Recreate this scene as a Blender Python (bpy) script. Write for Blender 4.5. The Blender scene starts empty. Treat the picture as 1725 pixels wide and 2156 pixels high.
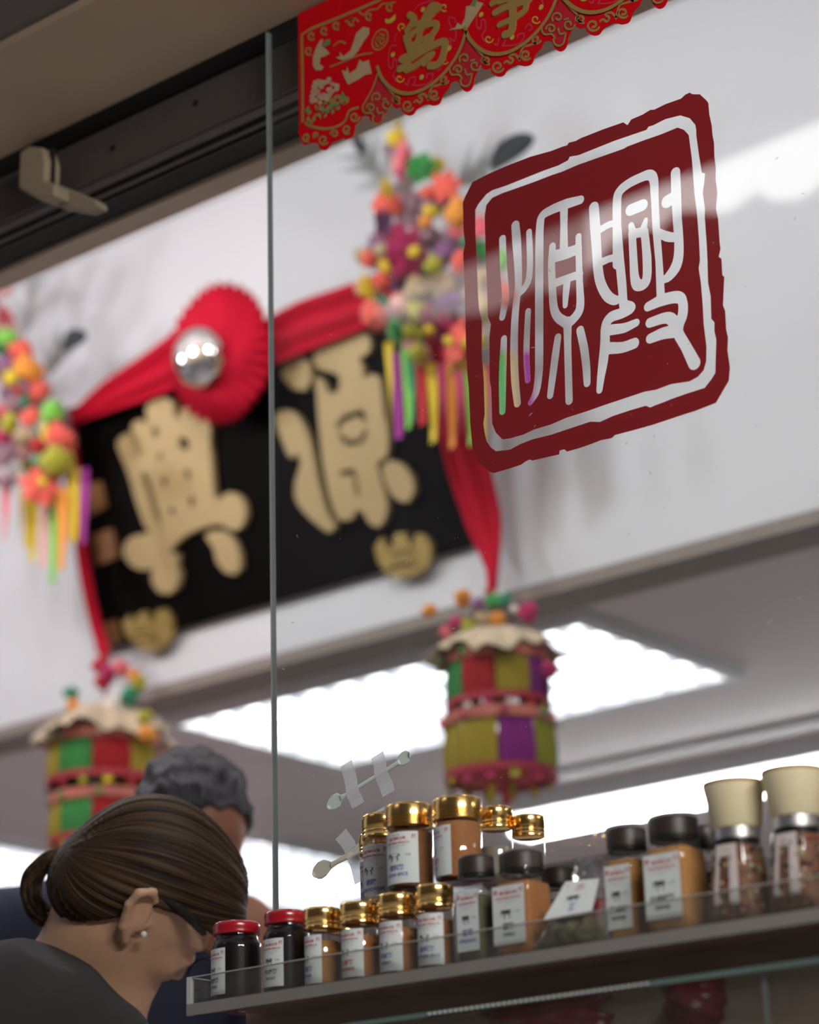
import bpy, bmesh, math, random
import numpy as np
from mathutils import Vector, Matrix
from mathutils.geometry import tessellate_polygon

sc = bpy.context.scene
COL = sc.collection
random.seed(7)
rng = np.random.default_rng(7)

# ------------------------------------------------------------------ camera
CAM = np.array([0.0, -1.99, 0.85])
YAW, PITCH, ROLL, FPX = math.radians(38.9), math.radians(19.64), math.radians(-1.65), 4970.0
def _basis():
    cy, sy, cp, sp = math.cos(YAW), math.sin(YAW), math.cos(PITCH), math.sin(PITCH)
    f = np.array([-sy * cp, cy * cp, sp]); r = np.array([cy, sy, 0.0]); u = np.cross(r, f)
    return (r * math.cos(ROLL) + u * math.sin(ROLL), -r * math.sin(ROLL) + u * math.cos(ROLL), f)
CR, CU, CF = _basis()
cd = bpy.data.cameras.new('camera')
cam = bpy.data.objects.new('camera', cd); COL.objects.link(cam)
cam.matrix_world = Matrix(((CR[0], CU[0], -CF[0], CAM[0]), (CR[1], CU[1], -CF[1], CAM[1]),
                           (CR[2], CU[2], -CF[2], CAM[2]), (0, 0, 0, 1)))
cd.sensor_fit = 'HORIZONTAL'; cd.sensor_width = 24.0; cd.lens = FPX / 1725 * 24.0
cd.clip_start = 0.05
cd.dof.use_dof = True; cd.dof.focus_distance = 2.64; cd.dof.aperture_fstop = 2.6
sc.camera = cam
sc.cycles.transparent_max_bounces = 20; sc.cycles.diffuse_bounces = 3; sc.cycles.glossy_bounces = 3
sc.cycles.caustics_reflective = False; sc.cycles.caustics_refractive = False

# ------------------------------------------------------------------ world, exposure
w = bpy.data.worlds.new('market_air'); sc.world = w; w.use_nodes = True
w.node_tree.nodes['Background'].inputs[0].default_value = (0.86, 0.88, 1.0, 1)
w.node_tree.nodes['Background'].inputs[1].default_value = 0.15
sc.view_settings.view_transform = 'Standard'; sc.view_settings.look = 'None'
sc.view_settings.exposure = 1.42; sc.view_settings.gamma = 1.0; sc.view_settings.use_curve_mapping = False

# ------------------------------------------------------------------ pixel -> point on a real plane
def ray(px, py): return CF + CR * (px - 862.5) / FPX - CU * (py - 1078.0) / FPX
def PY(px, py, Y): q = ray(px, py); return CAM + q * ((Y - CAM[1]) / q[1])
def PZ(px, py, Z): q = ray(px, py); return CAM + q * ((Z - CAM[2]) / q[2])
def PD(px, py, d): return CAM + ray(px, py) * d
def PN(px, py, p0, n): q = ray(px, py); return CAM + q * (np.dot(np.array(p0) - CAM, n) / np.dot(q, n))
def depth(p): return float(np.dot(np.array(p) - CAM, CF))

# ------------------------------------------------------------------ materials
MATS = {}
def mat(name, col, rough=0.5, metal=0.0, spec=0.5, var=0.08, scale=30.0, bump=0.0, bscale=None, emit=None, estr=0.0,
        alpha=1.0, sheen=0.0, coat=0.0, stretch=None, sss=0.0):
    if name in MATS: return MATS[name]
    m = bpy.data.materials.new(name); m.use_nodes = True; nt = m.node_tree; b = nt.nodes['Principled BSDF']
    b.inputs['Roughness'].default_value = rough; b.inputs['Metallic'].default_value = metal
    b.inputs['Specular IOR Level'].default_value = spec; b.inputs['Alpha'].default_value = alpha
    b.inputs['Coat Weight'].default_value = coat; b.inputs['Sheen Weight'].default_value = sheen
    if sss: b.inputs['Subsurface Weight'].default_value = sss; b.inputs['Subsurface Scale'].default_value = 0.008
    tc = nt.nodes.new('ShaderNodeTexCoord'); mp = nt.nodes.new('ShaderNodeMapping')
    nt.links.new(tc.outputs['Object'], mp.inputs[0])
    if stretch: mp.inputs['Scale'].default_value = stretch
    n = nt.nodes.new('ShaderNodeTexNoise'); n.inputs['Scale'].default_value = scale; n.inputs['Detail'].default_value = 4
    nt.links.new(mp.outputs[0], n.inputs['Vector'])
    mx = nt.nodes.new('ShaderNodeMix'); mx.data_type = 'RGBA'
    a = [max(0, c * (1 - var)) for c in col]; z = [min(1, c * (1 + var)) for c in col]
    mx.inputs[6].default_value = (*a, 1); mx.inputs[7].default_value = (*z, 1)
    nt.links.new(n.outputs['Fac'], mx.inputs[0]); nt.links.new(mx.outputs[2], b.inputs['Base Color'])
    if bump:
        n2 = nt.nodes.new('ShaderNodeTexNoise'); n2.inputs['Scale'].default_value = bscale or scale * 2
        nt.links.new(mp.outputs[0], n2.inputs['Vector'])
        bp = nt.nodes.new('ShaderNodeBump'); bp.inputs['Strength'].default_value = bump; bp.inputs['Distance'].default_value = 0.01
        nt.links.new(n2.outputs['Fac'], bp.inputs['Height']); nt.links.new(bp.outputs[0], b.inputs['Normal'])
    if emit: b.inputs['Emission Color'].default_value = (*emit, 1); b.inputs['Emission Strength'].default_value = estr
    MATS[name] = m; return m
def glass_mat(name, tint=(0.95, 0.98, 0.97), ior=1.5, rough=0.0, haze=0.0, hcol=(0.6, 0.6, 0.6), hscale=60.0, hlo=0.45, hhi=0.8):
    """thin clear sheet: light passes straight through, Fresnel reflection, a film of dust or frosting on top"""
    if name in MATS: return MATS[name]
    m = bpy.data.materials.new(name); m.use_nodes = True; nt = m.node_tree; nt.nodes.remove(nt.nodes['Principled BSDF'])
    out = nt.nodes['Material Output']
    t = nt.nodes.new('ShaderNodeBsdfTransparent'); t.inputs[0].default_value = (*tint, 1)
    g = nt.nodes.new('ShaderNodeBsdfGlossy'); g.inputs['Roughness'].default_value = rough
    lw = nt.nodes.new('ShaderNodeLayerWeight'); lw.inputs[0].default_value = 0.5      # Schlick: same from both sides
    pw = nt.nodes.new('ShaderNodeMath'); pw.operation = 'POWER'; pw.inputs[1].default_value = 5.0; nt.links.new(lw.outputs['Facing'], pw.inputs[0])
    r0 = ((ior - 1) / (ior + 1)) ** 2
    f = nt.nodes.new('ShaderNodeMath'); f.operation = 'MULTIPLY_ADD'; f.inputs[1].default_value = 1 - r0; f.inputs[2].default_value = r0
    nt.links.new(pw.outputs[0], f.inputs[0])
    mx = nt.nodes.new('ShaderNodeMixShader'); nt.links.new(f.outputs[0], mx.inputs[0])
    nt.links.new(t.outputs[0], mx.inputs[1]); nt.links.new(g.outputs[0], mx.inputs[2]); last = mx
    if haze:
        d = nt.nodes.new('ShaderNodeBsdfDiffuse'); d.inputs[0].default_value = (*hcol, 1)
        tc = nt.nodes.new('ShaderNodeTexCoord'); n = nt.nodes.new('ShaderNodeTexNoise'); n.inputs['Scale'].default_value = hscale
        n.inputs['Detail'].default_value = 6
        nt.links.new(tc.outputs['Object'], n.inputs['Vector'])
        mr = nt.nodes.new('ShaderNodeMapRange'); mr.inputs[1].default_value = hlo; mr.inputs[2].default_value = hhi
        mr.inputs[3].default_value = haze * 0.35; mr.inputs[4].default_value = haze
        nt.links.new(n.outputs['Fac'], mr.inputs[0])
        m2 = nt.nodes.new('ShaderNodeMixShader'); nt.links.new(mr.outputs[0], m2.inputs[0])
        nt.links.new(mx.outputs[0], m2.inputs[1]); nt.links.new(d.outputs[0], m2.inputs[2]); last = m2
    nt.links.new(last.outputs[0], out.inputs[0]); MATS[name] = m; return m
def emis(name, col, s):
    if name in MATS: return MATS[name]
    m = bpy.data.materials.new(name); m.use_nodes = True; nt = m.node_tree; nt.nodes.remove(nt.nodes['Principled BSDF'])
    e = nt.nodes.new('ShaderNodeEmission'); e.inputs[0].default_value = (*col, 1); e.inputs[1].default_value = s
    nt.links.new(e.outputs[0], nt.nodes['Material Output'].inputs[0]); MATS[name] = m; return m

# ------------------------------------------------------------------ objects
def link(name, me, m=None, parent=None, smooth=False):
    if m is not None:
        for x in (m if isinstance(m, (list, tuple)) else [m]):
            me.materials.append(x)
    if smooth:
        for p in me.polygons: p.use_smooth = True
    o = bpy.data.objects.new(name, me); COL.objects.link(o)
    if parent is not None: o.parent = parent
    return o
def tag(o, label, cat, group=None):
    o['label'] = label; o['category'] = cat
    if group: o['group'] = group
    return o
def thing(name, label, cat, loc=(0, 0, 0), group=None, rotz=0.0):
    o = bpy.data.objects.new(name, None); COL.objects.link(o); o.location = [float(v) for v in loc]; o.rotation_euler.z = rotz
    o.empty_display_size = 0.05
    return tag(o, label, cat, group)
def struct(o): o['kind'] = 'structure'; return o
def mesh(name, v, f):
    me = bpy.data.meshes.new(name); me.from_pydata([tuple(map(float, p)) for p in v], [], [tuple(map(int, q)) for q in f]); me.update(); return me
BOXF = [(0, 3, 2, 1), (4, 5, 6, 7), (0, 1, 5, 4), (1, 2, 6, 5), (2, 3, 7, 6), (3, 0, 4, 7)]
class MB:
    """collects boxes, tubes, lathes, strips; build() links them as one mesh object"""
    def __init__(s): s.v = []; s.f = []; s.mi = []; s.cur = 0
    def add(s, v, f):
        n = len(s.v); s.v += [tuple(map(float, p)) for p in v]; s.f += [tuple(i + n for i in q) for q in f]; s.mi += [s.cur] * len(f); return s
    def box(s, x0, x1, y0, y1, z0, z1):
        return s.add([(x0, y0, z0), (x1, y0, z0), (x1, y1, z0), (x0, y1, z0), (x0, y0, z1), (x1, y0, z1), (x1, y1, z1), (x0, y1, z1)], BOXF)
    def tube(s, pts, rad, seg=8, cap=True):
        pts = [Vector([float(c) for c in p]) for p in pts]; rs = rad if isinstance(rad, (list, tuple)) else [rad] * len(pts)
        v = []; f = []; t0 = None
        for i, p in enumerate(pts):
            t = (pts[min(i + 1, len(pts) - 1)] - pts[max(i - 1, 0)]).normalized()
            if t0 is None:
                a = Vector((0, 0, 1)) if abs(t.z) < 0.9 else Vector((1, 0, 0)); n = t.cross(a).normalized()
            else:
                n = (n - t * n.dot(t)).normalized()
            t0 = t; b = t.cross(n)
            for k in range(seg):
                an = 2 * math.pi * k / seg; v.append(p + (n * math.cos(an) + b * math.sin(an)) * rs[i])
        for i in range(len(pts) - 1):
            for k in range(seg):
                f.append((i * seg + k, i * seg + (k + 1) % seg, (i + 1) * seg + (k + 1) % seg, (i + 1) * seg + k))
        if cap: f += [tuple(range(seg - 1, -1, -1)), tuple(range((len(pts) - 1) * seg, len(pts) * seg))]
        return s.add(v, f)
    def lathe(s, prof, seg=32, n=2.0, off=(0, 0, 0), rot=0.0, caps=True):
        v = []; f = []
        for (r, z) in prof:
            for k in range(seg):
                a = 2 * math.pi * k / seg; c, d = math.cos(a), math.sin(a)
                q = 1.0 / (abs(c) ** n + abs(d) ** n) ** (1 / n) if n != 2 else 1.0
                x, y = r * q * c, r * q * d
                v.append((off[0] + x * math.cos(rot) - y * math.sin(rot), off[1] + x * math.sin(rot) + y * math.cos(rot), off[2] + z))
        m = len(prof)
        for i in range(m - 1):
            for k in range(seg): f.append((i * seg + k, i * seg + (k + 1) % seg, (i + 1) * seg + (k + 1) % seg, (i + 1) * seg + k))
        if caps: f += [tuple(range(seg - 1, -1, -1)), tuple(range((m - 1) * seg, m * seg))]
        return s.add(v, f)
    def strip(s, pts, w, fn):
        """flat ribbon of width w along 2D pts; fn maps (u, v) to a 3D point"""
        P = [np.array(p, float) for p in pts]; ws = w if isinstance(w, (list, tuple)) else [w] * len(P); v = []; f = []
        for i, p in enumerate(P):
            t = P[min(i + 1, len(P) - 1)] - P[max(i - 1, 0)]; L = np.hypot(*t) or 1; nrm = np.array([-t[1], t[0]]) / L
            v.append(fn(*(p + nrm * ws[i] / 2))); v.append(fn(*(p - nrm * ws[i] / 2)))
        for i in range(len(P) - 1): f.append((2 * i, 2 * i + 1, 2 * i + 3, 2 * i + 2))
        return s.add(v, f)
    def build(s, name, m=None, parent=None, smooth=False, label=None):
        me = mesh(name, s.v, s.f); o = link(name, me, m, parent, smooth)
        if any(s.mi): me.polygons.foreach_set('material_index', s.mi)
        if label: o['label'] = label
        return o
def bevel(o, wd=0.003, seg=2):
    md = o.modifiers.new('bevel', 'BEVEL'); md.width = wd; md.segments = seg; md.limit_method = 'ANGLE'; return o
def autosmooth(o, ang=40):
    me = o.data
    bm = bmesh.new(); bm.from_mesh(me)
    for e in bm.edges: e.smooth = len(e.link_faces) == 2 and e.calc_face_angle(0) < math.radians(ang)
    for f in bm.faces: f.smooth = True
    bm.to_mesh(me); bm.free(); return o
def spline(pts, n=6, closed=False):
    P = [np.array(p, float) for p in pts]; out = []; N = len(P)
    rngi = range(N if closed else N - 1)
    for i in rngi:
        p1, p2 = P[i], P[(i + 1) % N]
        p0 = P[i - 1] if (i > 0 or closed) else p1 * 2 - p2
        p3 = P[(i + 2) % N] if (i + 2 < N or closed) else p2 * 2 - p1
        for k in range(n):
            t = k / n
            out.append(0.5 * (2 * p1 + (p2 - p0) * t + (2 * p0 - 5 * p1 + 4 * p2 - p3) * t * t + (3 * p1 - p0 - 3 * p2 + p3) * t ** 3))
    if not closed: out.append(P[-1])
    return out

# ------------------------------------------------------------------ flat shapes cut from sheets (signed distance -> contours -> filled mesh)
def seg_dist(U, V, a, b, ra, rb):
    d = (b[0] - a[0], b[1] - a[1]); L = d[0] ** 2 + d[1] ** 2 + 1e-12
    t = np.clip(((U - a[0]) * d[0] + (V - a[1]) * d[1]) / L, 0, 1)
    return np.hypot(U - a[0] - t * d[0], V - a[1] - t * d[1]) - (ra + (rb - ra) * t)
def poly_sdf(U, V, P):
    ins = np.zeros(U.shape, bool); D = np.full(U.shape, 1e9, np.float32); n = len(P)
    for i in range(n):
        a, b = P[i], P[(i + 1) % n]
        D = np.minimum(D, seg_dist(U, V, a, b, 0, 0))
        if a[1] != b[1]:
            c = (a[1] > V) != (b[1] > V)
            ins ^= c & (U < (b[0] - a[0]) * (V - a[1]) / (b[1] - a[1]) + a[0])
    return np.where(ins, -D, D)
def shape_sdf(U, V, items):
    """items: ('P', pts) polygon or ('S', pts, r) stroke with round ends, r number or list"""
    D = np.full(U.shape, 1e9, np.float32)
    for it in items:
        if it[0] == 'P': D = np.minimum(D, poly_sdf(U, V, it[1]))
        else:
            pts = it[1]; rr = it[2] if isinstance(it[2], (list, tuple)) else [it[2]] * len(pts)
            lo = [min(p[k] for p in pts) - 4 * max(rr) for k in (0, 1)]; hi = [max(p[k] for p in pts) + 4 * max(rr) for k in (0, 1)]
            i0, i1 = np.searchsorted(U[0], [lo[0], hi[0]]); j0, j1 = np.searchsorted(V[:, 0], [lo[1], hi[1]])
            s = (slice(j0, j1), slice(i0, i1))
            for i in range(len(pts) - 1): D[s] = np.minimum(D[s], seg_dist(U[s], V[s], pts[i], pts[i + 1], rr[i], rr[i + 1]))
    return D
def contours(D, us, vs):
    """marching squares on D<0; returns closed loops"""
    H, W = D.shape; S = D < 0; nxt = {}
    c = (S[:-1, :-1] * 1 + S[:-1, 1:] * 2 + S[1:, 1:] * 4 + S[1:, :-1] * 8); js, is_ = np.nonzero((c > 0) & (c < 15))
    T = {1: [(3, 0)], 2: [(0, 1)], 3: [(3, 1)], 4: [(1, 2)], 5: [(3, 2), (1, 0)], 6: [(0, 2)], 7: [(3, 2)], 8: [(2, 3)], 9: [(2, 0)],
         10: [(0, 3), (2, 1)], 11: [(2, 1)], 12: [(1, 3)], 13: [(1, 0)], 14: [(0, 3)]}
    def key(j, i, e): return [(j, i, 0), (j, i + 1, 1), (j + 1, i, 0), (j, i, 1)][e]
    for j, i in zip(js.tolist(), is_.tolist()):
        for a, b in T[int(c[j, i])]: nxt[key(j, i, a)] = key(j, i, b)
    def pt(k):
        j, i, v = k
        if v == 0:
            a, b = D[j, i], D[j, i + 1]; t = a / (a - b) if a != b else .5; return (us[i] + t * (us[i + 1] - us[i]), vs[j])
        a, b = D[j, i], D[j + 1, i]; t = a / (a - b) if a != b else .5; return (us[i], vs[j] + t * (vs[j + 1] - vs[j]))
    loops = []
    while nxt:
        k0, k = next(iter(nxt.items())); del nxt[k0]; L = [k0]
        while k != k0 and k in nxt: L.append(k); k = nxt.pop(k)
        if len(L) > 5: loops.append([pt(q) for q in L])
    return loops
def simplify(L, tol):
    P = np.array(L); n = len(P); k = int(np.argmax(np.hypot(*(P - P[0]).T)))
    def dp(a, b):
        if b - a < 2: return [a]
        s = P[a:b + 1] if b < n else np.vstack([P[a:], P[:1]])
        d = s[-1] - s[0]; l = np.hypot(*d) or 1e-9; e = np.abs((s[:, 0] - s[0, 0]) * d[1] - (s[:, 1] - s[0, 1]) * d[0]) / l
        m = int(np.argmax(e))
        return [a] if e[m] < tol else dp(a, a + m) + dp(a + m, b)
    return [tuple(P[i]) for i in dp(0, k) + dp(k, n)]
def sheet(name, add, sub, res, thick=0.0, tol=0.3):
    """mesh of the cut sheet in its own plane: (u, v, w), w in -thick..+thick"""
    pts = [p for it in add for p in it[1]]; pad = 6 * res + max([0] + [max(it[2]) if isinstance(it[2], (list, tuple)) else it[2] for it in add if it[0] == 'S'])
    us = np.arange(min(p[0] for p in pts) - pad, max(p[0] for p in pts) + pad, res, np.float64)
    vs = np.arange(min(p[1] for p in pts) - pad, max(p[1] for p in pts) + pad, res, np.float64)
    U, V = np.meshgrid(us, vs); D = shape_sdf(U, V, add)
    if sub: D = np.maximum(D, -shape_sdf(U, V, sub))
    loops = [simplify(L, tol * res) for L in contours(D, us, vs)]
    return fill_loops(name, [L for L in loops if len(L) > 2], thick)
def fill_loops(name, loops, thick=0.0):
    cu = bpy.data.curves.new(name, 'CURVE'); cu.dimensions = '2D'; cu.fill_mode = 'BOTH'; cu.extrude = thick
    for L in loops:
        s = cu.splines.new('POLY'); s.points.add(len(L) - 1); s.use_cyclic_u = True
        for q, p in zip(s.points, L): q.co = (p[0], p[1], 0, 1)
    o = bpy.data.objects.new(name, cu); COL.objects.link(o); bpy.context.view_layer.update()
    me = bpy.data.meshes.new_from_object(o.evaluated_get(bpy.context.evaluated_depsgraph_get())); me.name = name
    bpy.data.objects.remove(o); bpy.data.curves.remove(cu); return me
def map_mesh(me, fn):
    co = np.zeros(len(me.vertices) * 3); me.vertices.foreach_get('co', co); co = co.reshape(-1, 3)
    me.vertices.foreach_set('co', np.array([fn(*p) for p in co]).ravel()); me.update(); return me
_TXT = {}
def text_tris(body, bold=0.0):
    """lettering: points and faces, height of capitals about 0.7, left bottom at 0,0; also its width"""
    k = (body, bold)
    if k not in _TXT:
        c = bpy.data.curves.new('lettering', 'FONT'); c.body = body; c.offset = bold; c.resolution_u = 2
        o = bpy.data.objects.new('lettering', c); COL.objects.link(o); bpy.context.view_layer.update()
        me = bpy.data.meshes.new_from_object(o.evaluated_get(bpy.context.evaluated_depsgraph_get()))
        v = [(q.co.x, q.co.y) for q in me.vertices]; f = [tuple(p.vertices) for p in me.polygons]
        bpy.data.objects.remove(o); bpy.data.curves.remove(c); bpy.data.meshes.remove(me)
        x0 = min(p[0] for p in v); x1 = max(p[0] for p in v); y0 = min(p[1] for p in v); y1 = max(p[1] for p in v)
        _TXT[k] = ([((p[0] - x0), (p[1] - y0)) for p in v], f, x1 - x0, y1 - y0)
    return _TXT[k]
def children_of(o): return [c for c in bpy.data.objects if c.parent == o]
def copy_tree(o, parent=None, mats=None):
    c = o.copy(); COL.objects.link(c); c.parent = parent
    for ch in list(o.children): copy_tree(ch, c)
    return c
# ================================================================== the shop shell
M_WHITE = mat('white_painted_board', (0.78, 0.79, 0.84), 0.6, var=0.03, scale=4)
M_CEIL = mat('grey_ceiling_board', (0.78, 0.68, 0.69), 0.7, var=0.05, scale=5)
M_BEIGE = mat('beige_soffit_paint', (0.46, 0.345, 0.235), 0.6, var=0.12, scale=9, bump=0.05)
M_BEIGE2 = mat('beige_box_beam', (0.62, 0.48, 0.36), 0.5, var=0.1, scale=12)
M_GREY = mat('grey_track_metal', (0.11, 0.095, 0.09), 0.45, metal=0.3, var=0.15, scale=25)
M_DARK = mat('black_slot', (0.008, 0.007, 0.006), 0.6)
M_BROWNTRIM = mat('brown_edge_trim', (0.30, 0.25, 0.23), 0.6, var=0.08)
M_BACK = mat('mauve_back_wall', (0.30, 0.24, 0.24), 0.7, var=0.15, scale=3)
M_FLOOR = mat('floor_terrazzo', (0.55, 0.52, 0.50), 0.4, var=0.2, scale=60)
CZ = 2.27            # inner ceiling
def sbox(name, b, m): return struct(MB().box(*b).build(name, m))
sbox('floor', (-8.5, 4.0, -7.5, 6.0, -0.05, 0.0), M_FLOOR)
sbox('ceiling', (-8.0, 1.3, 1.68, 5.3, CZ, CZ + 0.05), M_CEIL)
sbox('ceiling_2', (-8.0, 1.3, -0.3, 1.68, 3.41, 3.46), mat('upper_ceiling_paint', (0.62, 0.56, 0.55), 0.7, var=0.04, scale=4))
sbox('wall_upper', (-8.0, 1.3, 1.60, 1.68, 2.262, 3.41), M_WHITE)
sbox('wall_back', (-8.0, 1.3, 5.3, 5.38, 0.0, CZ + .05), M_BACK)
sbox('wall_opposite', (-11.0, 5.0, -5.4, -5.3, 0.0, 7.0), mat('lane_facade', (0.16, 0.14, 0.13), .8, var=.3, scale=2))
sbox('wall_left', (-8.08, -8.0, -0.3, 5.38, 0.0, 3.46), M_BACK)
sbox('wall_right', (1.3, 1.38, -0.3, 5.38, 0.0, 3.46), M_BACK)
sbox('trim_1', (-8.0, 1.3, 1.585, 1.70, 2.235, 2.2625), M_BROWNTRIM)
# front header: soffit board, outer fascia, shutter rail, box beam behind it
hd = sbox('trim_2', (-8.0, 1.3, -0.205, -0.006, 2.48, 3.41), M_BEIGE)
sbox('trim_3', (-8.0, 1.3, -0.26, -0.2055, 2.492, 3.41), mat('outer_fascia_grey', (0.13, 0.115, 0.105), 0.6, var=0.15, scale=20))
sbox('trim_4', (-8.0, 1.3, -0.32, -0.2605, 2.503, 3.41), mat('outer_fascia_lath', (0.20, 0.17, 0.15), 0.6, var=0.15, scale=20))
rail = struct(MB().box(-8.0, 1.3, 0.030, 0.036, 2.405, 2.476).build('trim_5', M_GREY))      # holed shutter rail
for k in range(9):
    x = -2.38 + 0.2 * k + (0.04 if k % 2 else 0)
    b = MB(); b.lathe([(0.0045, 0.0), (0.0045, 0.002)], 10)
    o = b.build('bolt_hole', M_DARK, rail); o.rotation_euler.x = math.pi / 2; o.location = (x, 0.0302, 2.43 + 0.02 * (k % 3) / 2)
for y0, y1, z0, m in ((0.036, 0.052, 2.402, M_GREY), (0.052, 0.066, 2.42, M_DARK), (0.066, 0.074, 2.402, M_GREY), (0.074, 0.142, 2.412, M_DARK),
                      (0.088, 0.091, 2.405, mat('slot_lip', (0.05, 0.045, 0.04), .5))):
    MB().box(-8.0, 1.3, y0, y1, z0, 2.4805).build('track_lip', m, rail)
MB().box(-8.0, 1.3, -0.006, 0.145, 2.4805, 2.50).build('track_back', M_DARK, rail)
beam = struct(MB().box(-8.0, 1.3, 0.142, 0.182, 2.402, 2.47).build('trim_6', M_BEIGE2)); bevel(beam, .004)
# moulded conduit elbow clipped across the rail
M_BRK = mat('bracket_plastic', (0.34, 0.27, 0.18), .5, var=.1, scale=30)
cb = thing('conduit_bracket', 'beige moulded conduit bracket clipped across the shutter rail', 'bracket', PY(100, 400, 0.01))
loc = np.array(cb.location)
def cpt(px, py, y): return PY(px, py, y) - loc
def plate(q, y, d):
    A = [cpt(x_, y_, y) for x_, y_ in q]; n = len(A); b = MB(); o_ = np.array([0, -d, 0])
    return b.add([p + o_ for p in A] + list(A), [tuple(range(n))[::-1], tuple(range(n, 2 * n))] + [(k, (k + 1) % n, n + (k + 1) % n, n + k) for k in range(n)])
bevel(plate([(74,335),(92,322),(122,325),(130,350),(128,395),(150,402),(148,428),(108,432),(70,410)], .008, .030).build('clip', M_BRK, cb), .005, 3)
bevel(plate([(118,398),(150,400),(228,432),(232,446),(205,456),(150,446),(100,428)], .03, .022).build('elbow', M_BRK, cb), .005, 3)
b = MB(); p = cpt(112, 330, -.008); b.box(p[0] - .003, p[0] + .003, p[1] - .004, p[1] + .002, p[2] - .05, p[2] + .012); b.build('seam', M_DARK, cb)

# ------------------------------------------------------------------ sheet of window glass
GX0, GX1, GZ0, GZ1 = -1.8185, 1.25, 1.16, 2.4795
M_GLASS = glass_mat('window_glass', (0.93, 0.955, 0.95), 1.52, haze=0.008, hcol=(0.5, 0.58, 0.75), hscale=9.0)
b = MB(); b.box(GX0 + .0004, GX1, -0.004, 0.004, GZ0, GZ1)
win = struct(b.build('window_1', M_GLASS))
e = MB(); e.box(GX0 - .0012, GX0 + .0004, -0.0042, 0.0042, GZ0, GZ1)
e.build('polished_edge', mat('green_glass_edge', (0.42, 0.45, 0.44), 0.1, spec=0.8, coat=0.5), win)
# dust specks and small scratches on the pane
sp = MB()
for k in range(260):
    x, z = random.uniform(-1.8, -0.9), random.uniform(1.3, 2.1); r = random.uniform(.0003, .0008)
    a = random.uniform(0, 3.14); q = random.choice([1, 1, 1, 5])
    c, s = math.cos(a) * r * q, math.sin(a) * r * q
    sp.add([(x - c, -.0043, z - s), (x + s / q, -.0043, z - c / q), (x + c, -.0043, z + s), (x - s / q, -.0043, z + c / q)], [(0, 1, 2, 3)])
o = sp.build('dust_specks', mat('dust', (0.6, 0.62, 0.66), .8, alpha=0.6), win); o['kind'] = 'stuff'

# ================================================================== ceiling lights
def troffer(x0, x1, y0, y1, label, along_x=True):
    t = thing('ceiling_light', label, 'ceiling light', ((x0 + x1) / 2, (y0 + y1) / 2, CZ - .015), 'louvred ceiling lights')
    W, H = (x1 - x0) / 2, (y1 - y0) / 2
    b = MB(); fr = .03
    b.box(-W, W, -H, -H + fr, -.012, .015).box(-W, W, H - fr, H, -.012, .015).box(-W, -W + fr, -H + fr, H - fr, -.012, .015).box(W - fr, W, -H + fr, H - fr, -.012, .015)
    b.build('frame', mat('light_frame_white', (0.85, 0.85, 0.87), .4), t)
    MB().box(-W + fr, W - fr, -H + fr, H - fr, 0.009, .0145).build('diffuser', emis('troffer_glow', (0.95, 0.96, 1.0), 2.1), t)
    ml = mat('louvre_white', (0.60, 0.60, 0.64), .35)
    L, S = (W, H) if W > H else (H, W)
    nb = 13; long_me = MB().box(-L + fr, L - fr, -.0012, .0012, -.010, .0085); shme = MB().box(-.0012, .0012, -S + fr, S - fr, -.010, .0085)
    lm = mesh('louvre_blade', long_me.v, long_me.f); sm = mesh('louvre_blade', shme.v, shme.f); lm.materials.append(ml); sm.materials.append(ml)
    rz = 0 if W > H else math.pi / 2
    for k in range(1, 6):
        o = link('louvre_blade', lm, None, t); o.rotation_euler.z = rz; q = -S + 2 * S * k / 6
        o.location = (0, q, 0) if W > H else (q, 0, 0)
    for k in range(1, nb):
        o = link('louvre_blade', sm, None, t); o.rotation_euler.z = rz; q = -L + 2 * L * k / nb
        o.location = (q, 0, 0) if W > H else (0, q, 0)
    return t
troffer(-3.81, -2.61, 1.79, 2.42, 'wide louvred ceiling light panel directly behind the name board')
troffer(-6.28, -5.08, 2.38, 3.0, 'louvred ceiling light panel behind the small lantern beside the woman')
troffer(-5.23, -4.54, 2.86, 4.06, 'louvred ceiling light panel beyond the heads of the two people')
t = thing('tube_light', 'long bare fluorescent batten on the ceiling above the brown lidded jars', 'ceiling light', (-2.87, 3.17, CZ - .001))
MB().box(-.95, .95, -.085, .085, -.05, 0).build('batten', mat('batten_white', (.85, .85, .87), .4), t)
for s in (-1, 1):
    b = MB(); b.tube([(-.93, s * .035, -.075), (.93, s * .035, -.075)], .017, 10); b.build('tube', emis('tube_glow', (.97, .98, 1.0), 10.0), t)
for s in (-1, 1): MB().box(s * .94 - .012, s * .94 + .012, -.05, .05, -.095, 0).build('end_cap', mat('batten_white', (.85, .85, .87), .4), t)
t = thing('ceiling_bar', 'dark ceiling track running along the grey ceiling', 'bar', (-2.6, 2.93, CZ))
MB().box(-1.2, 3.4, -.012, .012, -.012, 0).build('bar', mat('dark_bar', (.09, .08, .085), .5), t)  # thin dark bar where a dark line crosses the ceiling
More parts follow.
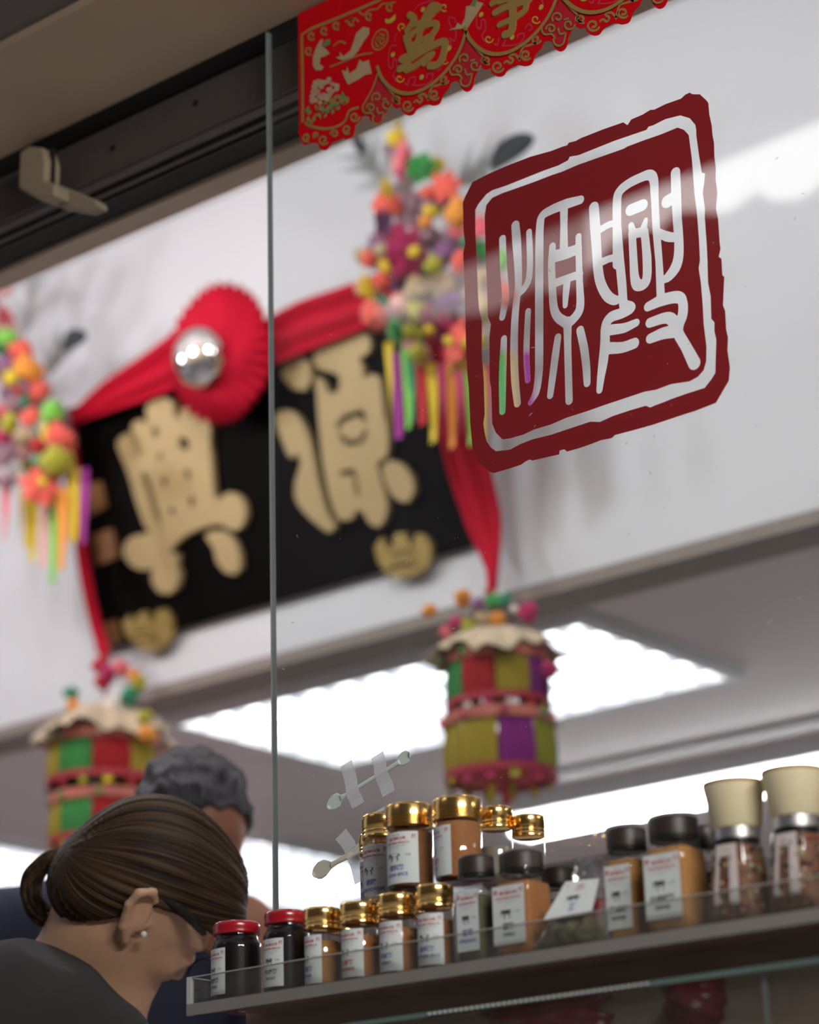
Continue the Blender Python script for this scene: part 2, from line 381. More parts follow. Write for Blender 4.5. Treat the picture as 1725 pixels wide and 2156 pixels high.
# round lamps of the high ceiling, just behind the shop front
for i, (x, y, lb) in enumerate(((-4.5, .40, 'over the left end of the name board'), (-3.5, .40, 'over the red rosette'), (-2.5, .40, 'over the flower spray at the seal'), (-1.35, .40, 'over the red seal, added to brighten the lower right wall'))):  # the rightmost globe is added to brighten the lower right wall
    t = thing('globe_lamp', 'opal globe lamp hanging from the high ceiling ' + lb, 'ceiling light', (x, y, 3.41), 'globe lamps of the high ceiling')
    b = MB(); b.lathe([(.05, -.02), (.055, 0)], 20); b.build('ceiling_rose', mat('batten_white', (.85, .85, .87), .4), t)
    b = MB(); b.tube([(0, 0, -.02), (0, 0, -.34)], .008, 8); b.build('stem', mat('batten_white', (.85, .85, .87), .4), t)
    b = MB(); b.lathe([(max(.004, .11 * math.sin(math.pi * i / 16)), -.43 + .11 * math.cos(math.pi * i / 16)) for i in range(17)][::-1], 32); b.build('globe', emis('globe_glow', (.93, .96, 1.0), 14.0), t, True)
# ================================================================== red vinyl seal on the inner face of the glass
SY = 0.0052
def S_(p): q = PY(940 + p[0] / 2.536, 170 + p[1] / 2.536, SY); return (q[0], q[2])
SK = 1.2 * 2.63 / FPX / 2.536 / 0.86          # mean metres per crop pixel on the pane (foreshortening averaged)
outer = [(140,540),(230,495),(340,448),(450,405),(560,375),(620,352),(645,345),(655,330),(690,322),(720,305),(740,298),(830,262),(945,222),(968,237),(987,207),(1050,180),(1090,155),(1110,155),(1170,125),(1255,95),(1275,75),(1300,63),(1315,72),(1355,72),(1385,100),(1400,118),(1405,180),(1418,240),(1422,290),(1430,330),(1432,400),(1440,470),(1438,520),(1448,600),(1440,680),(1452,740),(1460,860),(1465,900),(1455,940),(1470,950),(1475,1040),(1485,1045),(1478,1200),(1490,1230),(1495,1330),(1505,1370),(1502,1440),(1515,1530),(1510,1600),(1440,1720),(1325,1765),(1290,1775),(1100,1838),(985,1870),(900,1892),(885,1908),(850,1915),(830,1918),(805,1928),(760,1945),(700,1965),(645,1980),(630,1968),(605,1975),(603,1995),(540,2010),(460,2028),(445,2022),(420,2035),(400,2050),(340,2070),(255,2095),(235,2090),(165,2030),(140,1960),(128,1830),(120,1640),(112,1560),(105,1400),(98,1100),(90,920),(100,870),(92,800),(88,650),(100,620)]
ring_o = [(155,690),(170,660),(215,605),(245,585),(320,560),(420,520),(520,480),(600,452),(650,425),(660,405),(705,398),(800,360),(900,320),(960,300),(1070,262),(1080,245),(1105,238),(1170,205),(1250,185),(1300,200),(1330,235),(1335,265),(1335,290),(1350,400),(1358,450),(1365,490),(1382,495),(1378,540),(1370,600),(1382,690),(1380,720),(1390,860),(1395,960),(1398,1080),(1412,1150),(1415,1270),(1432,1290),(1432,1340),(1442,1380),(1437,1560),(1415,1595),(1380,1640),(1280,1672),(1200,1700),(1165,1715),(1110,1735),(1090,1745),(1065,1735),(980,1760),(890,1790),(820,1822),(770,1820),(680,1850),(560,1890),(500,1905),(460,1915),(395,1940),(340,1970),(265,1978),(240,1960),(215,1925),(205,1880),(198,1830),(205,1780),(200,1600),(190,1470),(190,1290),(175,1220),(170,1150),(160,900),(155,800)]
ring_i = [(213,665),(245,625),(300,600),(380,572),(470,540),(560,505),(620,485),(700,450),(800,415),(950,362),(965,352),(1050,320),(1150,285),(1235,250),(1270,262),(1295,290),(1300,330),(1312,420),(1318,500),(1325,600),(1340,720),(1350,850),(1355,960),(1348,1000),(1360,1080),(1370,1200),(1375,1300),(1390,1420),(1388,1500),(1375,1545),(1345,1580),(1300,1605),(1200,1620),(1120,1650),(1060,1660),(970,1690),(850,1730),(750,1765),(640,1800),(560,1835),(470,1862),(410,1890),(340,1910),(300,1915),(265,1880),(245,1830),(240,1640),(232,1600),(230,1370),(238,1300),(222,1260),(218,1100),(212,1000),(208,850),(205,720)]
strokes = [
 ([(300,845),(306,1000),(316,1130),(314,1180),(299,1262)],[17,17,18,18,15]),
 ([(369,772),(376,860),(383,980),(385,1090),(374,1180),(365,1300),(362,1450),(367,1600),(380,1722)],[20,22,19,17,17,18,19,19,17]),
 ([(442,808),(446,900),(447,980),(440,1060),(415,1110),(388,1140)],[14,15,15,15,15,12]),
 ([(308,1378),(303,1500),(300,1620),(300,1765)],[15,18,18,15]), ([(437,1232),(431,1350),(428,1470),(435,1598)],[14,15,15,14]),
 ([(716,636),(640,658),(560,690),(512,722),(500,780),(497,900),(496,1150),(496,1450),(494,1560),(480,1660),(448,1720)],[18,22,20,18,19,20,20,20,19,17,11]),
 ([(629,670),(628,780),(628,890)],[19,17,20]), ([(567,884),(562,980),(566,1100),(574,1210),(596,1262),(640,1292)],[16,17,18,19,20,22]),
 ([(706,832),(708,950),(712,1080),(716,1190),(704,1240),(668,1282),(648,1296)],[14,15,16,19,20,20,20]),
 ([(575,938),(640,922),(700,900)],[26,24,22]), ([(570,1085),(640,1058),(712,1034)],[18,17,17]), ([(645,1070),(638,1150),(635,1200)],[17,15,12]),
 ([(648,1285),(648,1400),(652,1560),(656,1708)],[20,17,17,17]), ([(596,1370),(582,1470),(568,1580),(555,1680)],[16,18,17,15]), ([(715,1332),(736,1430),(748,1530),(752,1614)],[18,19,18,16]),
 ([(788,676),(795,780),(803,900),(812,1020),(828,1090),(862,1150),(900,1172),(930,1165)],[23,24,22,22,22,22,20,12]),
 ([(822,795),(870,768),(915,760)],[15,14,14]), ([(830,968),(880,948),(930,948)],[16,15,16]),
 ([(912,980),(912,800),(912,640),(928,588),(975,548),(1040,516),(1085,503),(1108,530),(1114,640),(1122,800),(1136,960),(1144,1120),(1146,1165)],[20,20,20,20,20,20,22,20,17,17,16,18,18]),
 ([(914,800),(925,950),(938,1080),(946,1200)],[20,20,20,19]), ([(985,690),(1048,664)],[24,24]), ([(987,772),(998,815)],[13,18]), ([(1066,742),(1050,800)],[9,18]),
 ([(992,810),(1000,960),(1006,1050),(1022,1090),(1056,1084),(1072,1044),(1072,950),(1064,860),(1058,805)],[17,18,20,24,22,20,20,18,18]), ([(995,818),(1055,806)],[20,20]),
 ([(1224,490),(1228,600),(1234,740),(1242,850),(1240,940),(1222,1000),(1188,1045),(1160,1064)],[21,22,20,20,22,24,20,14]), ([(1180,645),(1225,615)],[26,24]),
 ([(1128,808),(1180,832),(1236,838)],[16,20,18]),
 ([(948,1195),(985,1212),(940,1240),(880,1262),(850,1310),(848,1400),(838,1500),(826,1580),(818,1652)],[20,22,22,22,20,22,22,18,14]),
 ([(880,1330),(950,1320),(1014,1292)],[22,20,16]), ([(870,1428),(940,1424),(1004,1402)],[24,22,22]),
 ([(1078,1206),(1150,1172),(1232,1155),(1262,1180),(1262,1250),(1238,1310),(1240,1350),(1280,1420),(1325,1508)],[19,24,24,20,22,24,22,22,26]),
 ([(1088,1292),(1160,1268),(1200,1272),(1238,1320)],[20,22,24,24]), ([(1090,1376),(1160,1348),(1232,1336)],[20,24,26])]
add = [('P', [S_(p) for p in outer])]
sub = [('P', [S_(p) for p in ring_o])]
# ring cut first, inner block put back, then characters cut out of the block
pts = np.array([S_(p) for p in outer]); res = 0.0006
us = np.arange(pts[:, 0].min() - .004, pts[:, 0].max() + .004, res); vs = np.arange(pts[:, 1].min() - .004, pts[:, 1].max() + .004, res)
U, V = np.meshgrid(us, vs)
D = np.maximum(shape_sdf(U, V, add), -shape_sdf(U, V, sub))
K = shape_sdf(U, V, [('S', [S_(p) for p in spline(a, 4)], [float(x) * SK for x in np.interp(np.linspace(0, len(a) - 1, (len(a) - 1) * 4 + 1), range(len(a)), r)]) for a, r in strokes])
D = np.minimum(D, np.maximum(shape_sdf(U, V, [('P', [S_(p) for p in ring_i])]), -K))
me = fill_loops('seal_decal', [simplify(L, .18 * res) for L in contours(D, us, vs) if len(L) > 12])
map_mesh(me, lambda u, v, w_: (u, SY, v))
tag(link('seal_decal', me, mat('red_vinyl', (0.42, 0.014, 0.016), 0.75, spec=0.1, var=0.06, scale=300)), 'dark red square seal decal with white seal script characters on the window glass', 'decal')

# ================================================================== red and gold paper banner
BY = -0.0125
def B7(p): q = PY(620 + p[0] / 4.107, p[1] / 4.107, BY); return (q[0], q[2])
def B8(p): q = PY(980 + p[0] / 3.45, p[1] / 3.45, BY); return (q[0], q[2])
left_end = [(30,1140),(50,1180),(60,1225),(90,1255),(130,1240),(200,1240),(215,1280),(250,1300),(290,1290),(320,1240),(380,1215),(420,1195),(450,1205),(500,1185),(520,1140),(530,1080),(575,1040),(590,1005),(640,1005),(665,1050),(720,1085),(765,1050),(780,990)]
period = [(840,920),(880,940),(920,930),(935,970),(985,1000),(1030,990),(1060,950),(1120,910),(1160,905),(1205,915),(1260,895),(1290,820),(1340,760),(1365,710),(1420,710),(1450,770),(1490,795),(1530,775),(1555,720),(1560,670)]
P0 = np.array(B7((840, 920))); P1 = np.array(B7((1610, 625))); PER = float(P1[0] - P0[0])
NP = 8; XL = B7((35, 260))[0]; ZT = 2.4765
def per(p, k): q = B7(p); return (q[0] + PER * k, q[1])
edge = [B7(p) for p in left_end] + [per(p, k) for k in range(NP) for p in period]
xe = edge[-1][0]
# round the cut edge a little
edge_s = [tuple(p) for p in spline(edge, 3)]
outline = [(XL, ZT)] + [(XL - .0008, edge[0][1] + .003)] + edge_s + [(xe, ZT)]
ban = thing('paper_banner', 'red paper banner with gold characters and scalloped lower edge above the window glass', 'banner', (XL, BY, ZT))
def bl(u, v, d=0.0): return (u - XL, -d, v - ZT)
me = fill_loops('sheet', [outline], 0.0004); map_mesh(me, lambda u, v, w_: bl(u, v, w_))
link('sheet', me, mat('red_paper', (0.60, 0.003, 0.008), 0.8, spec=0.08, var=0.1, scale=60), ban)
M_GOLD = mat('gold_glitter', (0.34, 0.22, 0.06), 0.5, metal=0.0, var=0.45, scale=900, bump=0.3, bscale=1200)
M_PINKL = mat('pink_line', (0.55, 0.035, 0.07), 0.5); M_WINE = mat('wine_fill', (0.48, 0.006, 0.022), 0.5, var=.2, scale=200)
M_CREAM = mat('cream_print', (0.46, 0.33, 0.19), 0.5, var=0.3, scale=500); M_GRN = mat('green_print', (0.10, 0.26, 0.10), 0.5, var=.3, scale=400)
M_YEL = mat('yellow_print', (0.5, 0.38, 0.05), .5, var=.3, scale=400)
def gl(d=.0007): return lambda u, v: bl(u, v, d)
def lines(name, segs, w, m, k=0, d=.0008, f=B7, sm=True, parent=None):
    b = MB()
    for s in segs:
        q = [(f(p)[0] + PER * k, f(p)[1]) for p in s]; b.strip(spline(q, 4) if sm and len(q) > 2 else q, w, gl(d))
    o = b.build(name, m, parent or ban)
    if len(segs) > 1: o['kind'] = 'stuff'
    return o
def spiral(cx, cy, r0, turns, a0, sgn=1, n=14):
    return [(cx + r0 * (1 - .75 * i / n) * math.cos(a0 + sgn * 2 * math.pi * turns * i / n), cy + r0 * (1 - .75 * i / n) * math.sin(a0 + sgn * 2 * math.pi * turns * i / n)) for i in range(n + 1)]
lines('gold_border', [[(75,1060),(75,700),(70,430),(68,300),(150,250),(400,150),(700,20),(760,-8)]], .0042, M_GOLD, sm=False)
lines('gold_border', [[(95,1060),(150,1095),(260,1115),(360,1100),(440,1050),(480,960),(560,930)]], .0036, M_GOLD)
lines('gold_scroll', [spiral(110,1190,38,1.2,1), spiral(255,1210,45,1.2,.5), spiral(190,1170,25,1.2,2), spiral(350,1160,35,1.2,3), spiral(460,1120,40,1.2,1), spiral(525,1010,45,1.2,0)], .0030, M_GOLD)
for k in range(-1, NP):
    if k >= 0:
        lines('medallion_arc', [[(725,575),(760,670),(820,745),(900,798),(990,815),(1090,795),(1190,740),(1300,645),(1400,515),(1460,390),(1495,270)]], .0048, M_GOLD, k, d=.0024)
        lines('gold_scroll', [spiral(985,915,52,1.3,0.3), spiral(890,865,36,1.2,2.8), spiral(1215,820,46,1.3,.6), spiral(1300,690,40,1.2,0.2), [(920,895),(890,890),(865,860),(880,840)],
                              [(1035,890),(1060,870),(1090,890),(1110,860),(1080,830),(1120,815),(1150,840),(1165,870)], [(1160,860),(1190,760),(1240,740),(1300,720)]], .0030, M_GOLD, k)
        lines('key_fret', [[(890,395),(840,400),(820,470),(820,570),(850,590),(860,520),(885,525),(890,600),(860,650),(880,700)], [(960,720),(985,735),(1000,680),(1050,670),(1040,720),(1030,740),(1130,735),(1190,700),(1200,640),(1150,650),(1150,680)],
                           [(1240,620),(1270,590),(1240,560),(1210,600)], [(1330,450),(1360,400),(1345,330),(1370,350),(1395,345),(1400,270),(1360,240),(1340,180),(1345,150),(1390,165),(1395,200)], [(1040,90),(1070,50),(1130,25),(1200,10),(1200,40)], [(890,290),(870,330),(880,360)]], .0019, M_PINKL, k)
        lines('gold_bat', [spiral(915,680,38,1.0,0,1,10), spiral(1300,520,40,1.0,.5,1,10), spiral(1300,65,36,1.0,1,1,10), spiral(935,235,38,1.0,2,1,10)], .0018, M_YEL, k)
        b = MB()
        for c in ((858,475),(1107,670),(1118,85),(1345,420)):
            q = per(c, k); n = 8; b.add([bl(q[0] + .0035 * math.cos(2 * math.pi * i / n), q[1] + .0035 * math.sin(2 * math.pi * i / n), .0012) for i in range(n)], [tuple(range(n))])
        b.build('gold_dot', M_YEL, ban)['kind'] = 'stuff'
    # pendant with lotus fill between the medallions, hanging under the cusp
    kk = k
    me = fill_loops('pendant_fill', [[(lambda q: (q[0] + PER * kk, q[1]))(B7(p)) for p in ((1490,320),(1560,440),(1640,500),(1620,590),(1540,640),(1520,730),(1485,745),(1440,690),(1430,640),(1370,630),(1365,570),(1420,480))]], 0)
    map_mesh(me, lambda u, v, w_: bl(u, v, .0006)); link('pendant_fill', me, M_WINE, ban)
    lines('pendant_scroll', [[(1495,270),(1440,430),(1380,540),(1350,600),(1370,650),(1430,650),(1460,690)], [(1440,690),(1455,735),(1490,750),(1525,725),(1545,640)], [(1495,270),(1560,400),(1640,490)],
                             spiral(1480,510,48,1.1,2.4), spiral(1570,570,50,1.1,0), spiral(1425,605,42,1.2,3), [(1540,640),(1500,650),(1480,600)], [(1530,530),(1570,520)]], .0026, M_GOLD, k, d=.0016)
# characters
wan = [([(1005,135),(1040,165),(1020,220),(985,265)],26),([(1030,215),(1110,205)],22),([(1115,235),(1140,160),(1195,65),(1245,75)],34),([(1140,190),(1215,110)],24),
       ([(975,325),(1000,410),(1020,460)],28),([(1000,320),(1100,245),(1215,205),(1235,245),(1180,330)],24),([(1030,390),(1180,312)],18),([(1040,455),(1190,345)],24),([(1100,250),(1060,420)],24),
       ([(935,515),(1000,520),(1130,440),(1285,365),(1310,400),(1280,520),(1235,570),(1180,575)],28),([(965,500),(985,570),(920,600)],28),([(980,610),(1060,570),(1170,490)],26),([(1130,555),(1200,470)],22)]
kk_ = 3.0 / FPX / 4.107 / .84
def char(name, st, f, kx, m, lab):
    me = sheet(name, [('S', [f(p) for p in spline(a, 3)], r * kx) for a, r in st], None, .0009, .0006, .3)
    map_mesh(me, lambda u, v, w_: bl(u, v, .0016 + w_)); o = link(name, me, m, ban); o['label'] = lab
    me2 = sheet('character_edge', [('S', [f(p) for p in spline(a, 3)], (r + 5) * kx) for a, r in st], None, .0011, 0, .4)
    map_mesh(me2, lambda u, v, w_: bl(u, v, .0008)); link('character_edge', me2, mat('red_print_edge', (.55, .05, .01), .5), o)
char('character', wan, B7, kk_, M_GOLD, 'gold brush character')
shi = [([(225,95),(300,55),(400,25),(470,0)],24),([(200,30),(260,0)],20),([(255,185),(330,150),(400,110),(440,75),(450,20)],20),([(345,-60),(350,60),(350,180),(335,240),(295,255)],26),([(220,-70),(330,-110),(480,-160)],24),([(240,-30),(400,-90),(390,-30),(250,20)],18)]
char('character', shi, B8, 2.85 / FPX / 3.45 / .85, M_GOLD, 'gold brush character')
# printed birds, coin, ingots, flower and leaves at the left end of the banner
def patch(name, pts, m, d=.0012, f=B7):
    me = fill_loops(name, [[f(p) for p in pts]], 0); map_mesh(me, lambda u, v, w_: bl(u, v, d)); return link(name, me, m, ban)
patch('printed_bird', [(165,500),(190,420),(230,350),(255,340),(245,400),(290,440),(310,465),(270,490),(230,500),(225,560),(260,580),(240,610),(190,610),(165,570)], M_CREAM)
patch('printed_bird', [(360,500),(400,490),(395,450),(430,490),(490,440),(520,360),(540,290),(600,235),(655,245),(650,300),(600,370),(560,440),(510,500),(420,525)], M_CREAM)
patch('printed_bird', [(415,610),(450,620),(465,580),(480,640),(540,600),(570,520),(600,540),(650,520),(660,570),(675,640),(620,650),(560,690),(470,735),(440,680)], M_CREAM)
patch('printed_bird', [(1335,265),(1400,240),(1415,200),(1450,220),(1480,160),(1490,60),(1530,50),(1560,10),(1640,30),(1600,100),(1540,190),(1500,250),(1420,255)], M_CREAM)
patch('printed_wing', [(1530,50),(1560,0),(1590,5),(1570,60)], M_GRN, .0016); patch('printed_wing', [(255,390),(280,350),(320,345),(310,390),(265,410)], M_GRN, .0016)
patch('printed_ingot', [(790,165),(830,170),(880,125),(880,170),(840,205),(795,205)], M_YEL)
lines('printed_coin', [[(745 + 68 * math.cos(a) , 345 - 30 * math.cos(a) + 82 * math.sin(a)) for a in np.linspace(0, 2 * math.pi, 17)], [(715,330),(775,300),(775,370),(715,400),(715,330)], [(700,365),(790,320)], [(745,290),(745,410)]], .0022, M_GOLD)
for i in range(46):
    a = random.uniform(0, 6.28); r = math.sqrt(random.random()); c = (250 + 125 * r * math.cos(a), 790 + 105 * r * math.sin(a) - 25 * r * math.cos(a)); s = random.uniform(16, 26)
    patch('printed_petal', [(c[0] + s * math.cos(t), c[1] + s * math.sin(t)) for t in np.linspace(0, 6.28, 7)[:-1]], random.choice([M_CREAM, M_CREAM, mat('blush_petal', (.5, .24, .2), .5, var=.2)]), .0012 + i * 2e-6)
for i in range(38):
    c = (random.uniform(110, 500), 0); c = (c[0], 1010 - (c[0] - 110) * .42 + random.uniform(-55, 60)); a = random.uniform(0, 3.14); s = random.uniform(28, 48)
    patch('printed_leaf', [(c[0] + s * math.cos(a), c[1] + s * math.sin(a)), (c[0] - .4 * s * math.sin(a), c[1] + .4 * s * math.cos(a)), (c[0] - s * math.cos(a), c[1] - s * math.sin(a)), (c[0] + .4 * s * math.sin(a), c[1] - .4 * s * math.cos(a))], random.choice([M_GRN, M_GOLD, M_GOLD]), .0014 + i * 2e-6)
lines('printed_coin_row', [spiral(x, y, 38, 1.0, 1, 1, 10) for x, y in ((155,310),(265,265),(370,220),(130,440),(500,185),(650,140),(830,60))], .003, M_GOLD)
lines('printed_scroll', [[(560,100),(600,130),(650,90),(720,80),(760,40),(820,30),(880,20)], [(440,190),(520,160),(560,190)], [(340,400),(400,360),(450,380)], [(310,580),(440,530),(560,480),(680,460)]], .0022, M_GOLD)

# ================================================================== name board: black lacquer, gold characters, leaning out at the top
BB = np.array([-3.81, 1.578, 2.376]); up = np.array([0, -0.112, 0.545]); up /= np.linalg.norm(up); nb = np.cross(up, [1, 0, 0]); nb = -nb if nb[1] > 0 else nb
BW, BH = 1.085, 0.575
sb = thing('name_board', 'black lacquer name board with large gold characters on the white upper wall', 'sign board', BB)
RB = Matrix(((1, -0.0, 0), (0, 0, 0), (0, 0, 0)))
def bw(u, v, d): return np.array([1.0, 0, 0]) * u + up * v + nb * d          # local offset from BB
b = MB(); b.add([bw(u, v, d) for d in (-.016, 0) for (u, v) in ((0, 0), (BW, 0), (BW, BH), (0, BH))], BOXF)
bevel(b.build('panel', mat('black_lacquer', (0.003, 0.0018, 0.0018), 0.6, spec=0.05, var=.1), sb), .004)
def N4(p): q = PN(p[0] / 2.395, 520 + p[1] / 2.395, BB + nb * .004, nb) - BB; return (q[0], float(np.dot(q, up)))
def N5(p): q = PN(560 + p[0] / 2.0727, 220 + p[1] / 2.0727, BB + nb * .004, nb) - BB; return (q[0], float(np.dot(q, up)))
M_BG = mat('gold_leaf_sign', (0.50, 0.36, 0.17), 0.55, metal=0.15, var=.08, scale=12)
def cut(name, add, sub, m, f, k, lab=None):
    A = [(a[0], [f(p) for p in (spline(a[1], 4, True) if a[0] == 'P' and len(a[1]) > 17 else a[1] if a[0] == 'P' else spline(a[1], 3))]) + ((a[2] * k,) if a[0] == 'S' else ()) for a in add]
    B_ = [(a[0], [f(p) for p in a[1]]) + ((a[2] * k,) if a[0] == 'S' else ()) for a in sub]
    me = sheet(name, A, B_, .0022, .008, .3); map_mesh(me, lambda u, v, w_: bw(u, v, .008 + w_)); o = link(name, me, m, sb)
    if lab: o['label'] = lab
    return o
k4 = 5.3 / FPX / 2.395 / .86; k5 = 5.1 / FPX / 2.0727 / .86
xing = [('P', [(775,785),(840,762),(890,790),(912,845),(945,812),(985,800),(1050,865),(1080,900),(1076,980),(1085,1100),(1102,1270),(1170,1240),(1220,1255),(1250,1300),(1255,1365),(1225,1422),(1180,1428),(1125,1400),(1060,1410),(980,1440),(900,1500),(850,1575),(810,1610),(750,1630),(690,1615),(650,1570),(640,1520),(665,1475),(705,1455),(770,1440),(745,1400),(700,1270),(660,1130),(610,1010),(622,965),(660,942),(692,955),(680,915),(700,882),(735,876),(765,905),(755,830)]),
        ('P', [(850,1545),(915,1548),(905,1600),(925,1650),(910,1720),(870,1750),(820,1745),(785,1700),(780,1650),(805,1595)]), ('P', [(1050,1455),(1100,1430),(1150,1435),(1200,1480),(1225,1550),(1230,1620),(1200,1655),(1150,1640),(1110,1590),(1095,1520)])]
holes = [('S', [(800,925),(803,945)], 17), ('S', [(938,985),(952,1000)], 24), ('S', [(825,1055),(826,1065)], 14), ('S', [(962,1140),(968,1160)], 15), ('S', [(848,1180),(851,1192)], 16), ('S', [(884,1330),(886,1340)], 15), ('S', [(985,1275),(986,1295)], 16),
         ('S', [(745,1150),(770,1220),(800,1320),(820,1375)], 15), ('S', [(692,962),(718,1035)], 11), ('S', [(905,830),(915,850)], 16)]
cut('character', xing, holes, M_BG, N4, k4, 'raised gold brush character')
yuan = [('P', [(80,1130),(110,1097),(160,1092),(205,1130),(215,1200),(190,1250),(135,1245),(88,1195)]),
        ('P', [(58,1380),(80,1338),(130,1342),(175,1395),(205,1470),(225,1560),(250,1680),(285,1790),(318,1835),(290,1868),(250,1842),(200,1800),(150,1735),(142,1660),(165,1570),(150,1522),(125,1545),(98,1500)]),
        ('P', [(222,1080),(250,1052),(330,1022),(400,988),(448,1000),(470,1040),(462,1085),(422,1112),(440,1150),(440,1200),(475,1180),(510,1195),(520,1260),(530,1350),(550,1450),(540,1540),(502,1565),(520,1650),(545,1750),(530,1820),(500,1845),(462,1822),(440,1782),(410,1772),(390,1810),(350,1815),(325,1800),(290,1700),(262,1550),(247,1400),(232,1250),(236,1195),(262,1205),(292,1262),(330,1250),(335,1190),(300,1170),(240,1150)]),
        ('P', [(522,1582),(560,1552),(610,1572),(650,1622),(665,1680),(640,1735),(600,1735),(560,1700),(532,1640)])]
yh = [('S', [(222,1190),(232,1300),(245,1500),(268,1640),(290,1760)], 9), ('S', [(330,1405),(355,1372),(430,1345),(445,1375)], 12), ('S', [(342,1445),(370,1482),(430,1470),(452,1432)], 10), ('S', [(345,1612),(395,1600),(405,1640),(418,1700)], 10)]
cut('character', yuan, yh, M_BG, N5, k5, 'raised gold brush character')
lotL = [('P', [(635,1900),(665,1855),(700,1905),(712,1855),(748,1835),(775,1895),(792,1905),(802,1835),(845,1822),(878,1870),(885,1940),(860,2000),(800,2040),(740,2035),(680,1990),(650,1950)])]
lotR = [('P', [(488,1935),(520,1885),(545,1945),(566,1930),(580,1875),(622,1868),(640,1920),(656,1935),(670,1872),(703,1876),(735,1920),(735,1970),(710,2030),(660,2060),(590,2070),(540,2045),(505,2000)])]
M_BG2 = mat('gold_lotus', (0.42, 0.29, 0.09), 0.4, metal=0.4, var=.25, scale=40, bump=.4)
cut('lotus_emblem', lotL, [('S', [(700,1950),(750,1930),(800,1950)], 5), ('S', [(690,1990),(760,1975),(830,1980)], 5)], M_BG2, N4, k4)
cut('lotus_emblem', lotR, [('S', [(560,1970),(620,1950),(670,1970)], 5), ('S', [(560,2020),(620,2005),(680,2015)], 5)], M_BG2, N5, k5)
M_BR = mat('copper_stamp', (0.30, 0.14, 0.055), 0.5, metal=.2, var=.2, scale=60)
def quad(name, q):
    A = [np.array(N4(p)) for p in q]; b = MB(); b.add([bw(p[0], p[1], d) for d in (0.0005, .008) for p in A], [(0, 1, 2, 3), (7, 6, 5, 4), (0, 4, 5, 1), (1, 5, 6, 2), (2, 6, 7, 3), (3, 7, 4, 0)])
    return b.build(name, M_BR, sb)
for q in ([(440,1200),(510,1180),(540,1310),(460,1355)], [(470,1450),(570,1420),(605,1560),(500,1605)], [(520,1900),(590,1880),(615,1990),(540,2020)]): quad('stamp_block', q)

# ================================================================== red sash with rosette and mirror
sash = thing('red_sash', 'crimson cloth sash with pleated rosette and silver boss draped on the name board', 'sash', BB + bw(BW / 2, BH, .02))
SO = np.array(sash.location)
M_RED = mat('crimson_cloth', (0.55, 0.008, 0.032), 0.85, spec=.15, var=.15, scale=40, bump=.15, bscale=150)
def ribbon(name, pts, wd, folds=3, amp=.012, nx=40, fw=None):
    """hanging cloth band: centre line pts (local to board), half width wd along dir, pleated lengthwise"""
    P = spline(pts, 8); v = []; f = []; m = 13
    for i, p in enumerate(P):
        t = i / (len(P) - 1); tt = np.array(P[min(i + 1, len(P) - 1)]) - np.array(P[max(i - 1, 0)]); tt /= np.linalg.norm(tt)
        side = np.cross(nb, tt); side /= np.linalg.norm(side); W = np.interp(t, np.linspace(0, 1, len(wd)), wd)
        for k in range(m):
            s = k / (m - 1) * 2 - 1
            v.append(np.array(p) + side * s * W + nb * (amp * math.cos(s * folds * math.pi + 2 * t)))
    for i in range(len(P) - 1):
        for k in range(m - 1): f.append((i * m + k, i * m + k + 1, (i + 1) * m + k + 1, (i + 1) * m + k))
    o = link(name, mesh(name, v, f), M_RED, sash, True); md = o.modifiers.new('cloth', 'SOLIDIFY'); md.thickness = .003; return o
def LB(u, v, d=.02): return BB + bw(u, v, d) - SO
def NB(px, py, d=.03): return PN(px, py, BB + nb * d, nb) - SO
ribbon('swag', [NB(142, 892), NB(230, 838), NB(310, 795), NB(400, 740, .045)], [.012, .035, .05, .065], 2, .012)
ribbon('swag', [NB(545, 735, .045), NB(640, 690), NB(720, 660), NB(800, 628), NB(930, 575)], [.05, .055, .052, .05, .02], 2, .012)
ribbon('tail', [NB(150, 900), NB(163, 1040), NB(178, 1180), NB(200, 1300), NB(222, 1380, .06), PY(222, 1412, 1.455) - SO], [.012, .016, .018, .018, .02, .012], 2, .01)
ribbon('tail', [NB(925, 590), NB(950, 760), NB(985, 950), NB(1020, 1090), NB(1035, 1165, .06), PY(1039, 1245, 1.455) - SO], [.03, .06, .055, .045, .028, .006], 2, .012)
rc = NB(466, 745, .07); ros = MB(); NR, NS = 21, 216; v = []; f = []
for i in range(NR):
    s = i / (NR - 1)
    for k in range(NS):
        a = 2 * math.pi * k / NS; fold = math.cos(a * 32); R = .150 * (s ** .9) * (1 + .06 * fold * s ** 5)
        hgt = .066 * (1 - s ** 2.2) + .006 * fold * s ** 3 + .004 * math.sin(5 * a + 9 * s)
        v.append(rc + np.array([1.0, 0, 0]) * R * math.cos(a) * .98 + np.cross(nb, [1, 0, 0]) * -R * math.sin(a) + nb * hgt)
for i in range(NR - 1):
    for k in range(NS): f.append((i * NS + k, i * NS + (k + 1) % NS, (i + 1) * NS + (k + 1) % NS, (i + 1) * NS + k))
v2 = [rc - nb * .03]; n0 = len(v)
ros.add(v + v2, f + [((NR - 1) * NS + k, (NR - 1) * NS + (k + 1) % NS, n0) for k in range(NS)])
ros.build('rosette', M_RED, sash, True)
mc = PN(421, 752, BB + nb * .138, nb) - SO; mir = MB(); v = []; f = []; NR, NS = 13, 40
ex = np.array([1.0, 0, 0]); ey = up
for i in range(NR):
    s = i / (NR - 1); th = s * math.pi / 2
    for k in range(NS):
        a = 2 * math.pi * k / NS; v.append(mc + (ex * math.cos(a) + ey * math.sin(a)) * .066 * math.sin(th) + nb * .045 * math.cos(th))
for i in range(NR - 1):
    for k in range(NS): f.append((i * NS + k, i * NS + (k + 1) % NS, (i + 1) * NS + (k + 1) % NS, (i + 1) * NS + k))
